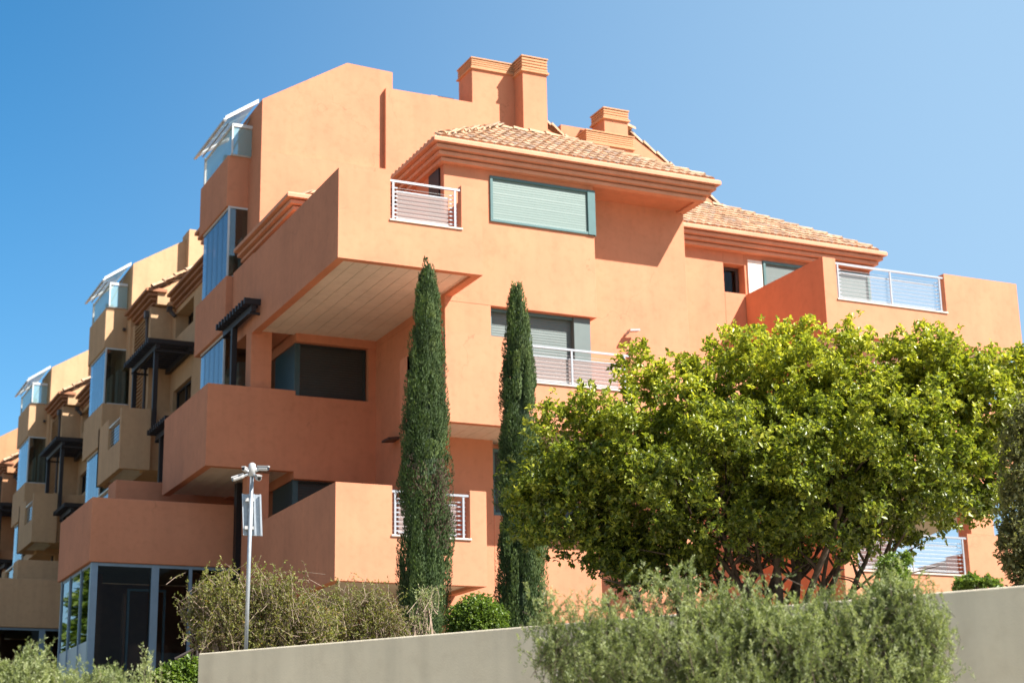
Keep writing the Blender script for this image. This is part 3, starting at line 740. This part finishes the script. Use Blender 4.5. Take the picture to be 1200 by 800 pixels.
# lower forecourt wall and handrail beside the glazed ground floor
def at(px, py, h):
    d = RX*((px-600)/1979.8)-RY*((py-400)/1979.8)-RZ; k = h/math.hypot(d.x, d.y); return CAM+d*k
o = MB(); q0, q1 = at(196, 797, 18), at(232, 795, 18); wall_seg(o, Vector((q0.x, q0.y)), Vector((q1.x+.3, q1.y-.1)), .15, .5, q0.z, q1.z, NB)
tag(o.build('kerb_wall', 'wallgrey', None, (0, 0, 0), .01), 'very low pale wall at the foot of the storefront, left of the garden wall', 'wall')
hr = MB(); a, b = at(205, 772, 19), at(234, 757, 19); hr.tube([a, b], .02, 6); 
for t in (0.15, .6, .9): p = a.lerp(b, t); hr.tube([p, p-Vector((0, 0, .9))], .012, 6)
tag(hr.build('handrail', 'fixture', None), 'thin dark sloping handrail in front of the storefront', 'handrail')

# ---------------------------------------------------------------- security mast
pb = at(288, 760, 15.6); pt = at(291.2, 545, 15.6); pb.z = bed_h(pb.x, pb.y)-.05; pt.x, pt.y = pb.x+.02, pb.y
ma = root('security_mast', tuple(pb), 'slim grey steel mast carrying surveillance cameras and a flat panel above the dry shrub', 'camera mast')
bb = tuple(pb); R2, U2, F2 = Vector((RX.x, RX.y, 0)).normalized(), Vector((0, 0, 1)), Vector((-RZ.x, -RZ.y, 0)).normalized()
MB().tube([pb, pt], .0185, 12).build('pole', 'galv', ma, bb, smooth=True)
m_ = MB(); m_.tube([pt-U2*.10, pt+U2*.01, pt+U2*.025], [.034, .034, .015], 12); m_.tube([pt-U2*.04-R2*.045, pt-U2*.04+R2*.045], .024, 8); m_.build('mount', 'camwhite', ma, bb, smooth=True)
def cctv(o, d, L=.17, r=.032):
    L *= .64; r *= .62
    d = Vector(d).normalized(); s = d.cross(U2).normalized(); u = s.cross(d)
    m = MB(); m.tube([o, o+d*L*.2, o+d*L*.92, o+d*L], [r*.8, r, r, r*.85], 12); m.obox(o+u*(r*.75)-s*r*.95, d*(L*1.08), s*(2*r*.95), u*.012)
    c = m.build('camera', 'camwhite', ma, bb); MB().tube([o+d*L, o+d*(L+.006)], [r*.7, r*.7], 12).build('lens', 'black', c, (0, 0, 0))
    c.children[0].parent = c
    ch = c.children[0]
    ch.data.transform(Matrix.Translation(-Vector(bb)))
    m2 = MB(); m2.tube([o+d*.03, pt-U2*.07], .012, 6); b_ = m2.build('bracket', 'galv', c, bb)
cctv(pt-R2*.07-U2*.10-F2*.02, -R2*1.0-U2*.38-F2*.25)
cctv(pt+R2*.05-U2*.03, R2*1.0-U2*.10-F2*.35)
cctv(pt+R2*.05-U2*.12-F2*.03, R2*.35-U2*.25-F2*.8, .14, .04)
cctv(pt-R2*.05-U2*.05, -F2*1.0-R2*.3+U2*.1, .11, .03)
# flat ribbed panel clamped to the mast
pn = MB(); c0 = at(285, 578, 15.5); up = U2*.40; side = (R2*.165+F2*.05)
o_ = at(284.5, 626, 15.6)+F2*.05; tilt = -R2*.02
pn.obox(o_, side, F2*.012, U2*.385+tilt)
for q in (0, .32, .62, .95): pn.obox(o_+side*q-F2*.012, side*.055, -F2*.02, U2*.385+tilt)
pn.build('panel', 'galv', ma, bb)
pn = MB(); 
for zz in (.05, .31): pn.obox(o_-F2*.06+U2*zz+side*.1, side*.45, F2*.05, U2*.03)
pn.obox(o_-F2*.05+U2*.09+side*.33, side*.16, F2*.03, U2*.17); pn.build('clamp', 'camwhite', ma, bb)

# ---------------------------------------------------------------- foliage
def leaf_object(name, P, D, N, L, W, tint, mat, parent=None, base=(0, 0, 0), fold=0.25):
    """P base points, D long axes, N face normals, L lengths, W widths: folded diamond leaves."""
    n = len(P); D = D/np.linalg.norm(D, axis=1)[:, None]
    Sd = np.cross(D, N); Sd /= (np.linalg.norm(Sd, axis=1)[:, None]+1e-9); Nn = np.cross(Sd, D)
    L = L[:, None]; W = W[:, None]
    v = np.empty((n, 4, 3)); v[:, 0] = P; v[:, 1] = P+D*L*.55+Sd*W*.5+Nn*W*fold; v[:, 2] = P+D*L-Nn*L*.08; v[:, 3] = P+D*L*.55-Sd*W*.5+Nn*W*fold
    v = v.reshape(-1, 3)-np.array(base)
    idx = np.arange(n)*4; tri = np.stack([idx, idx+1, idx+2, idx, idx+2, idx+3], 1).reshape(-1)
    me = bpy.data.meshes.new(name); me.vertices.add(n*4); me.vertices.foreach_set('co', v.astype(np.float32).ravel())
    me.loops.add(n*6); me.loops.foreach_set('vertex_index', tri.astype(np.int32)); me.polygons.add(n*2)
    me.polygons.foreach_set('loop_start', (np.arange(n*2)*3).astype(np.int32))
    a = me.attributes.new('tint', 'FLOAT', 'FACE'); a.data.foreach_set('value', np.repeat(tint, 2).astype(np.float32))
    me.update(calc_edges=True); me.materials.append(mat)
    o = bpy.data.objects.new(name, me); COL.objects.link(o)
    if parent: o.parent = parent
    return o
def rvec(n):
    v = rng.normal(size=(n, 3)); return v/np.linalg.norm(v, axis=1)[:, None]
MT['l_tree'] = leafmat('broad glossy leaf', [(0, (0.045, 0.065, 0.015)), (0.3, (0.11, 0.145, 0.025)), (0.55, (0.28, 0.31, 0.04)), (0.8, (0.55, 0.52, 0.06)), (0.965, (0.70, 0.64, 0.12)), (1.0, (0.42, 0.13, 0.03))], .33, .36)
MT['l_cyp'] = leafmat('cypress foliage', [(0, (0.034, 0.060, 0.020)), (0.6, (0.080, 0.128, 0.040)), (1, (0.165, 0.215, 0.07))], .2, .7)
MT['l_cypb'] = leafmat('browned cypress foliage', [(0, (0.06, 0.04, 0.03)), (1, (0.16, 0.10, 0.07))], .1, .8)
MT['l_olive'] = leafmat('grey green narrow leaf', [(0, (0.08, 0.10, 0.045)), (0.45, (0.20, 0.235, 0.095)), (0.8, (0.36, 0.39, 0.17)), (1, (0.58, 0.59, 0.40))], .33, .5)
MT['l_dry'] = leafmat('yellowing small leaf', [(0, (0.08, 0.06, 0.03)), (0.35, (0.16, 0.12, 0.055)), (0.6, (0.18, 0.20, 0.05)), (0.85, (0.30, 0.28, 0.08)), (1, (0.36, 0.16, 0.07))], .35, .6)
MT['l_round'] = leafmat('bright green leaf', [(0, (0.06, 0.10, 0.02)), (0.6, (0.14, 0.21, 0.04)), (1, (0.27, 0.33, 0.07))], .35, .45)
MT['l_dark'] = leafmat('dull reddish leaf', [(0, (0.06, 0.065, 0.025)), (0.5, (0.15, 0.15, 0.06)), (1, (0.32, 0.33, 0.15))], .3, .6)

def lobes_to_points(lobes, n, shell=0.5, squash=1.0):
    """Random points in a union of ellipsoids, crowded towards the outside; also the outward direction."""
    C = np.array([l[:3] for l in lobes]); R_ = np.array([l[3:6] for l in lobes]); w_ = (R_.prod(axis=1))**.67; w_ /= w_.sum()
    k = rng.choice(len(lobes), n, p=w_); d = rvec(n); r = (rng.random(n)**shell)
    P = C[k]+d*R_[k]*r[:, None]
    out = d/R_[k]; out /= np.linalg.norm(out, axis=1)[:, None]
    return P, out, r
def rosettes(P, out, k, size, mat, name, parent, base, spread=.75, narrow=.42, tint_by=None, up=.35):
    n = len(P); Pk = np.repeat(P, k, 0); ok = np.repeat(out, k, 0)
    D = ok*(1-spread)+rvec(n*k)*spread+np.array([0, 0, up*.4]); D /= np.linalg.norm(D, axis=1)[:, None]
    N = rvec(n*k)*.7+np.array([0, 0, 1.0])+ok*.3
    L = size*rng.uniform(.7, 1.25, n*k); W = L*narrow*rng.uniform(.8, 1.2, n*k)
    Pk = Pk+rvec(n*k)*size*.35
    t = np.repeat(rng.random(n) if tint_by is None else tint_by, k)*.55+rng.random(n*k)*.45
    return leaf_object(name, Pk, D, N, L, W, np.clip(t, 0, 1), mat, parent, base)

# multi-stemmed broadleaf tree
def V3(p): return (p.x, p.y, p.z)
def big_tree():
    h0 = 15.6; bp = at(920, 705, h0); bp.z = bed_h(bp.x, bp.y)-.05; b = V3(bp)
    t = root('broadleaf_tree', b, 'large spreading multi-stemmed tree with glossy yellow-green leaves in front of the orange house', 'tree')
    s = h0/1979.8*1.045
    spec = [ # px, py, radius px, depth offset m
        (905,450,68,0),(850,462,64,.2),(965,455,72,-.1),(1030,470,75,.1),(1095,470,72,0),(1135,500,62,.2),(795,480,56,0),(1130,446,34,0),(1085,418,30,0),(1150,455,48,.3),
        (760,520,70,-.2),(715,545,66,0),(665,560,52,.1),(640,590,46,0),(680,520,44,.2),(700,600,48,-.1),(770,600,72,0),(840,560,88,-.5),(900,540,95,-.6),(980,560,95,-.5),
        (1060,550,82,-.3),(1110,560,62,0),(1140,545,44,.1),(740,655,36,0),(720,625,44,.2),(830,630,55,.1),(890,605,46,.3),(960,600,46,.2),(1030,585,50,0),(860,560,70,.8),(960,520,80,1.0),(1040,480,60,.9),(780,540,70,.9),(1060,520,70,-.7),(800,520,80,.5),(930,520,90,.6),(1040,520,80,.5),
        (870,416,28,0),(925,408,28,0),(838,432,30,.2),(1000,415,34,0),(1060,418,34,0),(1110,425,30,.1),(620,560,26,0),(755,435,28,0),(1165,480,28,0),(700,630,46,.1),(770,648,44,.1),(735,668,26,0),(655,600,50,.1),(1150,560,44,.1),(1170,520,38,.2),(1180,440,24,.2),(690,480,20,.1),(650,500,20,0),(940,400,26,.3)]
    lobes = []
    for px, py, r, dz in spec:
        c = at(px, py, h0+dz); rr = r*s; lobes.append((c.x, c.y, c.z, rr, rr*1.0+.1, rr*.92))
    # boughs first as spray centres, then rosettes crowded round each spray so the crown breaks into clumps
    C0, O0, r0 = lobes_to_points(lobes, 1700, .33)
    k = rng.integers(0, len(C0), 24500); J = rvec(len(k))*(rng.random(len(k))**.5*rng.uniform(.06, .20, len(k)))[:, None]
    P = C0[k]+J+O0[k]*.04; O = O0[k]*.6+J*3
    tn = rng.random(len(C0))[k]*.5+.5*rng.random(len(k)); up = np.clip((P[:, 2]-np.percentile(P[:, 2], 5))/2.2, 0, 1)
    tb = np.clip(tn*.60+up*.68-.12, 0, 1)  # yellower with height: young leaves, plus sunlit top and shaded base in the tint
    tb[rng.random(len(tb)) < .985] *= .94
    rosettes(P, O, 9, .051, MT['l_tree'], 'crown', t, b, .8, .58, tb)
    tr = MB(); random.seed(11)
    stems = [((900, 712), (760, 560)), ((885, 714), (820, 500)), ((905, 716), (860, 470)), ((912, 716), (905, 440)), ((925, 715), (960, 450)), ((932, 712), (1010, 480)), ((940, 712), (1060, 560)),
             ((760, 720), (700, 570)), ((815, 716), (790, 520)), ((1010, 715), (1100, 500)), ((960, 716), (980, 520)), ((872, 716), (745, 470)), ((1000, 700), (1075, 600)), ((840,716),(850,520)), ((792,716),(830,600)), ((830,714),(890,620)), ((865,716),(900,560)), ((890,716),(940,600)), ((950,714),(1000,600)), ((975,716),(1040,600)), ((905,716),(965,640)), ((935,716),(925,600))]
    for i, ((ax, ay), (cx, cy)) in enumerate(stems):
        p0 = at(ax, ay, h0+random.uniform(-.3, .35)); p0.z = bed_h(p0.x, p0.y)-.1; p2 = at(cx, cy, h0+random.uniform(-.6, .6)); pts = []
        mid = p0.lerp(p2, .5)+Vector((random.uniform(-.12, .12), random.uniform(-.15, .15), .12))
        for j in range(9):
            q = j/8; pts.append(p0*(1-q)**2+mid*2*q*(1-q)+p2*q*q+Vector((random.uniform(-.02, .02), random.uniform(-.02, .02), 0)))
        r = random.uniform(.020, .042)
        tr.tube(pts, [r*(1-.75*j/8) for j in range(9)], 8)
        for m in range(7):
            j = random.randint(2, 7); e = pts[j]+Vector((random.uniform(-.6, .6), random.uniform(-.5, .5), random.uniform(.1, .6)))
            tr.tube([pts[j], pts[j].lerp(e, .5)+Vector((0, 0, .04)), e], [r*.45, r*.3, r*.1], 5)
    tr.build('trunk', 'bark', t, b, smooth=True)
big_tree()

def cypress(px, py_top, py_base, h, prof, label, seed, brown=None):
    rg = np.random.default_rng(seed)
    bp = at(px[0], py_base, h); bp.z = bed_h(bp.x, bp.y)-.05; tp = at(px[1], py_top+17, h); H = tp.z-bp.z; b = V3(bp)
    t = root('cypress_tree', b, label, 'tree', 'slender cypresses beside the orange house')
    s = h/1979.8*1.04
    zs = np.array([p[0] for p in prof]); ws = np.array([p[1] for p in prof])*s/2
    def rad(q): return np.interp(q, zs, ws)
    lean = np.array([tp.x-bp.x, tp.y-bp.y])
    nf = 430
    q = rg.random(nf)**.9*.97; th = rg.random(nf)*2*np.pi; rr = rad(q)*rg.uniform(.45, 1.0, nf)
    fc = np.stack([b[0]+lean[0]*q+np.cos(th)*rr, b[1]+lean[1]*q+np.sin(th)*rr, b[2]+H*q], 1)
    k = np.repeat(np.arange(nf), 260); n = len(k)
    v = rg.random(n); fl = rg.uniform(.30, .75, nf)[k]*(1-.35*q[k]); fr = (rg.uniform(.028, .095, nf))[k]*(.55+.45*np.clip(rad(q)/.25, 0, 1))[k]
    wd = np.sqrt(np.clip(np.sin(np.pi*np.clip(v*.86+.1, 0, 1)), 0, 1)); a = rg.random(n)*2*np.pi
    P = fc[k]+np.stack([np.cos(a)*fr*wd, np.sin(a)*fr*wd, (v-.35)*fl], 1)
    out = np.stack([np.cos(th)[k]*.6+np.cos(a)*.7, np.sin(th)[k]*.6+np.sin(a)*.7, np.zeros(n)], 1)
    D = out*.42+np.array([0, 0, 1.0])+rg.normal(size=(n, 3))*.22
    N = out+rg.normal(size=(n, 3))*.4
    tint = np.clip(rg.random(nf)[k]*.7+rg.random(n)*.4-.05, 0, 1)
    L_ = rg.uniform(.024, .058, n)
    sel = np.zeros(n, bool)
    if brown is not None:
        for (bz, bw, bang) in brown:
            sel |= (np.abs(q[k]-bz) < bw) & (np.cos(th[k]-bang) > .45) & (rg.random(n) < .38)
    leaf_object('foliage', P[~sel], D[~sel], N[~sel], L_[~sel], L_[~sel]*.36, tint[~sel], MT['l_cyp'], t, b, .1)
    if sel.any(): leaf_object('dead_foliage', P[sel], D[sel], N[sel], L_[sel], L_[sel]*.36, tint[sel], MT['l_cypb'], t, b, .1)
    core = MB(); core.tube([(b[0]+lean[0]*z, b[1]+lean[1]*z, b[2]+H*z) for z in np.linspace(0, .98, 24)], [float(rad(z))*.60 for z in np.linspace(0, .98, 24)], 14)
    core.t = [0.0]*len(core.t); core.build('dark_core', MT['l_cyp'], t, b)  # solid dark core added to block light through the foliage
    MB().tube([(b[0], b[1], b[2]-.2), (b[0]+lean[0]*.9, b[1]+lean[1]*.9, b[2]+H*.9)], [.07, .02], 10).build('trunk', 'bark', t, b)
CP = [(0, 44), (.06, 56), (.2, 58), (.38, 56), (.5, 53), (.62, 45), (.72, 38), (.82, 32), (.9, 22), (.95, 13), (1, 2)]
cypress((497, 501), 300, 745, 22, CP, 'taller cypress, its foot beside the dry shrubs, crossing the lower balcony', 3, brown=((.36, .07, -.9), (.42, .04, -1.6)))
cypress((613, 606), 326, 737, 22, [(0, 46), (.06, 52), (.2, 54), (.4, 50), (.55, 46), (.68, 37), (.8, 29), (.9, 19), (.95, 11), (1, 2)], 'shorter cypress half covered by the spreading tree', 5)

def shoots(name, label, cat, region, h, n, lmin, lmax, per, leafL, leafW, mat, depth=.6, lean=.35, floor=None, group=None, twigmat='twig', tw=.004, seed=1, wild=.28, clump=.038, step=3):
    """Shrub of upright leafy shoots: region is a list of (px, py, rpx) lobes at distance h."""
    rg = np.random.default_rng(seed); s = h/1979.8*1.045
    cs = [at(px, py, h) for px, py, r in region]; zb = floor if floor is not None else min(c.z for c in cs)-1
    bx = sum(c.x for c in cs)/len(cs); by = sum(c.y for c in cs)/len(cs); b = (bx, by, zb)
    t = root(name, b, label, cat, group)
    W_ = np.array([r for _, _, r in region], float)**1.4; W_ /= W_.sum(); k = rg.choice(len(region), n, p=W_)
    C = np.array([V3(c) for c in cs])[k]; R_ = np.array([r*s for _, _, r in region])[k]
    d = rg.normal(size=(n, 3)); d /= np.linalg.norm(d, axis=1)[:, None]; rr = rg.random(n)**.42
    fw = np.array(F2); rt = np.array(R2)
    tip = C+(rt*d[:, :1]*R_[:, None]+fw*d[:, 1:2]*np.minimum(R_, depth)[:, None]*1.15+np.array([0, 0, 1.])*d[:, 2:3]*R_[:, None])*rr[:, None]
    nb = max(8, n//14); bi = rg.integers(0, nb, n); tip = tip[bi]+rg.normal(size=(n, 3))*clump; C = C[bi]; R_ = R_[bi]
    stick = rg.random(nb)[bi]; SL = rg.uniform(lmin, lmax, n)*(.75+.7*stick**3); tip = tip+np.array([0, 0, 1.])*(stick**6*.16*(rr[bi] > .6))[:, None]
    cen = C-np.array([0, 0, .5])*R_[:, None]; dirr = tip-cen; dirr /= np.linalg.norm(dirr, axis=1)[:, None]
    dirr = dirr*lean+np.array([0, 0, 1.])*(1-lean)+rg.normal(size=(n, 3))*wild; dirr /= np.linalg.norm(dirr, axis=1)[:, None]
    kk = np.repeat(np.arange(n), per); m = len(kk); u = rg.random(m); bend = rg.normal(size=(n, 3))*.08
    P = tip[kk]-dirr[kk]*(SL[kk]*(1-u))[:, None]+bend[kk]*((1-u)**2*SL[kk])[:, None]*2
    side = rg.normal(size=(m, 3)); side -= dirr[kk]*(side*dirr[kk]).sum(1)[:, None]; side /= np.linalg.norm(side, axis=1)[:, None]
    D = dirr[kk]*.75+side*.65; N = np.cross(D, rg.normal(size=(m, 3)))+np.array([0, 0, .5])
    tint = np.clip(rg.random(nb)[bi][kk]*.35+rg.random(m)*.45+u*.25-.02, 0, 1); L = leafL*rg.uniform(.65, 1.25, m)
    leaf_object('leaves', P, D, N, L, np.full(m, leafW)*rg.uniform(.8, 1.2, m), tint, MT[mat], t, b, .15)
    tw_ = MB()
    for i in range(0, n, step):
        e = Vector(tip[i]); s_ = e-Vector(dirr[i])*SL[i]*1.25; tw_.tube([s_, s_.lerp(e, .5)+Vector(bend[i])*.3, e], [tw, tw*.8, tw*.35], 3, cap=False)
    random.seed(seed)
    for c, (px, py, r) in zip(cs, region):
        for _ in range(3):
            s0 = Vector((bx+(c.x-bx)*.5+random.uniform(-.1, .1), by+(c.y-by)*.5+random.uniform(-.1, .1), zb)); tw_.tube([s0, s0.lerp(c, .5)+Vector((0, 0, .1)), c], [.02, .014, .006], 5, cap=False)
    tw_.build('stems', twigmat, t, b)
    return t
shoots('leafy_bush', 'big grey-green feathery bush in front of the garden wall, under the spreading tree', 'bush',
    [(1070,715,20),(1085,735,22),(690,775,58),(750,775,72),(820,765,70),(880,775,70),(950,780,70),(1020,780,66),(1070,780,45),(700,728,30),(760,726,34),(820,722,36),(900,724,34),(960,722,34),(860,735,30),(930,735,30),(1020,722,36),(1060,730,32),
     (650,745,20),(790,800,90),(900,810,90),(1000,815,90),(720,815,70),(1050,830,70),(640,705,8),(712,700,12),(748,692,12),(790,680,14),(806,684,14),(850,695,14),(1045,690,16),(1010,700,14),(660,800,26),(1090,740,22)],
    10.0, 7000, .11, .26, 42, .024, .0058, 'l_olive', .7, .45, floor=.2, seed=2, tw=.002, twigmat='bark', clump=.06, wild=.33)
shoots('leafy_bush', 'pale green bush along the bottom left edge in front of the storefront', 'bush',
    [(20,828,46),(60,826,38),(110,828,42),(150,830,34),(30,798,20),(5,800,22),(60,805,14),(130,803,18),(165,822,18),(95,814,22)],
    10.5, 2500, .10, .24, 40, .024, .0058, 'l_olive', .6, .4, floor=.2, seed=3, tw=.002, twigmat='bark', clump=.05, wild=.33)
shoots('leafy_bush', 'low pale tip of bush touching the left end of the garden wall', 'bush',
    [(178,812,14),(195,822,14),(160,820,12)], 11.5, 90, .12, .24, 24, .030, .008, 'l_olive', .3, .3, floor=.2, seed=33)
shoots('dry_shrub', 'tall half-dry tangled shrub around the foot of the camera mast', 'shrub',
    [(300,714,44),(265,716,40),(335,712,40),(355,720,42),(245,730,30),(290,745,40),(330,745,40),(320,694,16),(270,698,16),(295,690,14),(365,745,34),(235,700,16)],
    16.6, 3000, .14, .34, 14, .028, .015, 'l_dry', .8, .8, floor=2.9, group='half-dry shrubs behind the garden wall', tw=.0026, seed=4, wild=.42, clump=.09, step=2)
shoots('dry_shrub', 'lower greyer half-dry shrub between the tall shrub and the taller cypress', 'shrub',
    [(400,722,30),(430,725,30),(455,722,24),(420,742,26),(450,740,24),(385,742,22),(440,705,16)],
    17.2, 1500, .12, .28, 12, .026, .012, 'l_dry', .5, .7, floor=3.0, group='half-dry shrubs behind the garden wall', tw=.0026, seed=6, wild=.42, clump=.08, step=2)
shoots('dry_shrub', 'wispy silvery shrub leaning over the foot of the taller cypress', 'shrub',
    [(488,715,18),(500,700,14),(480,735,16),(500,735,14),(495,690,8)],
    17.6, 170, .14, .34, 12, .026, .009, 'l_olive', .3, .6, floor=3.05, tw=.004, seed=8)

def blob_bush(name, label, spec, h, n, k, size, mat, floor, seed_shell=.3, cat='bush', narrow=.6):
    s = h/1979.8*1.04; lobes = []
    for px, py, r in spec:
        c = at(px, py, h); lobes.append((c.x, c.y, c.z, r*s, r*s, r*s))
    c = at(spec[0][0], spec[0][1], h); b = (c.x, c.y, floor)
    t = root(name, b, label, cat)
    P, O, r_ = lobes_to_points(lobes, n, seed_shell)
    rosettes(P, O, k, size, MT[mat], 'leaves', t, b, .7, narrow)
    st = MB()
    for i in range(12): st.tube([(c.x, c.y, floor-.1), P[i*7]], [.012, .004], 5, cap=False)
    st.build('stems', 'bark', t, b)
blob_bush('clipped_shrub', 'small rounded bright green shrub between the two cypresses', [(560,722,26),(545,728,22),(575,726,20),(560,738,28),(538,740,14)], 20, 4200, 6, .036, 'l_round', 3.2)
blob_bush('fern_clump', 'dark green ferny clump at the left end of the garden wall', [(205,792,16),(222,785,14),(190,798,14),(228,798,14),(212,805,18)], 18, 900, 6, .05, 'l_round', 1.6)
blob_bush('low_shrub', 'small green shrub lying on the right end of the garden wall', [(1140,683,10),(1125,686,8),(1156,684,9),(1168,686,6)], 12.2, 420, 6, .026, 'l_round', 2.9)
blob_bush('purple_leaf_tree', 'dull reddish-leaved small tree cut off by the right edge', [(1195,600,26),(1205,560,34),(1190,640,22),(1215,640,40),(1185,575,14),(1200,520,30),(1210,490,28),(1195,665,18),(1225,690,40),(1180,620,12)], 14.5, 2100, 6, .045, 'l_dark', 2.9, .5, 'tree', .5)
blob_bush('broadleaf_shrub', 'yellow-green leafy shrub at the right edge above the reddish tree', [(1190,500,24),(1205,470,30),(1178,520,14),(1215,520,30)], 16.8, 1500, 7, .06, 'l_tree', 3.2, .45, 'shrub', .5)
blob_bush('broadleaf_shrub', 'small yellow-green shrub rising beside the right balcony, behind the feathery bush', [(1045,665,16),(1052,682,18),(1035,700,18),(1062,655,8)], 13.4, 700, 7, .034, 'l_round', 2.9, .45, 'shrub', .5)

# conifers standing left of the frame; the glazed ground floor mirrors them
for i, (x, y, zt, r0, lab) in enumerate(((-7.4, 27.0, 12.5, 2.3, 'tall dark conifer mirrored in the side panes of the storefront'), (-11.5, 36.0, 16.0, 3.2, 'broader pale conifer behind the tall dark one, mirrored in the storefront'))):
    b = (x, y, 2.5); t = root('conifer_tree', b, lab, 'tree'); rg = np.random.default_rng(40+i); n = 9000
    q = rg.random(n)**1.3; a = rg.random(n)*6.283; rr = r0*(1-q)*rg.uniform(.5, 1.05, n)*(1+.25*np.sin(q*60))
    P = np.stack([x+np.cos(a)*rr, y+np.sin(a)*rr, 3.2+(zt-3.2)*q], 1); O = np.stack([np.cos(a), np.sin(a), -.1*np.ones(n)], 1)
    leaf_object('foliage', P, O+rvec(n)*.5, rvec(n)+np.array([0, 0, .6]), rg.uniform(.25, .5, n), rg.uniform(.08, .16, n), rg.random(n), MT['l_round'], t, b)
    MB().tube([(x, y, 2.3), (x, y, zt-.3)], [.2, .03], 8).build('trunk', 'bark', t, b)
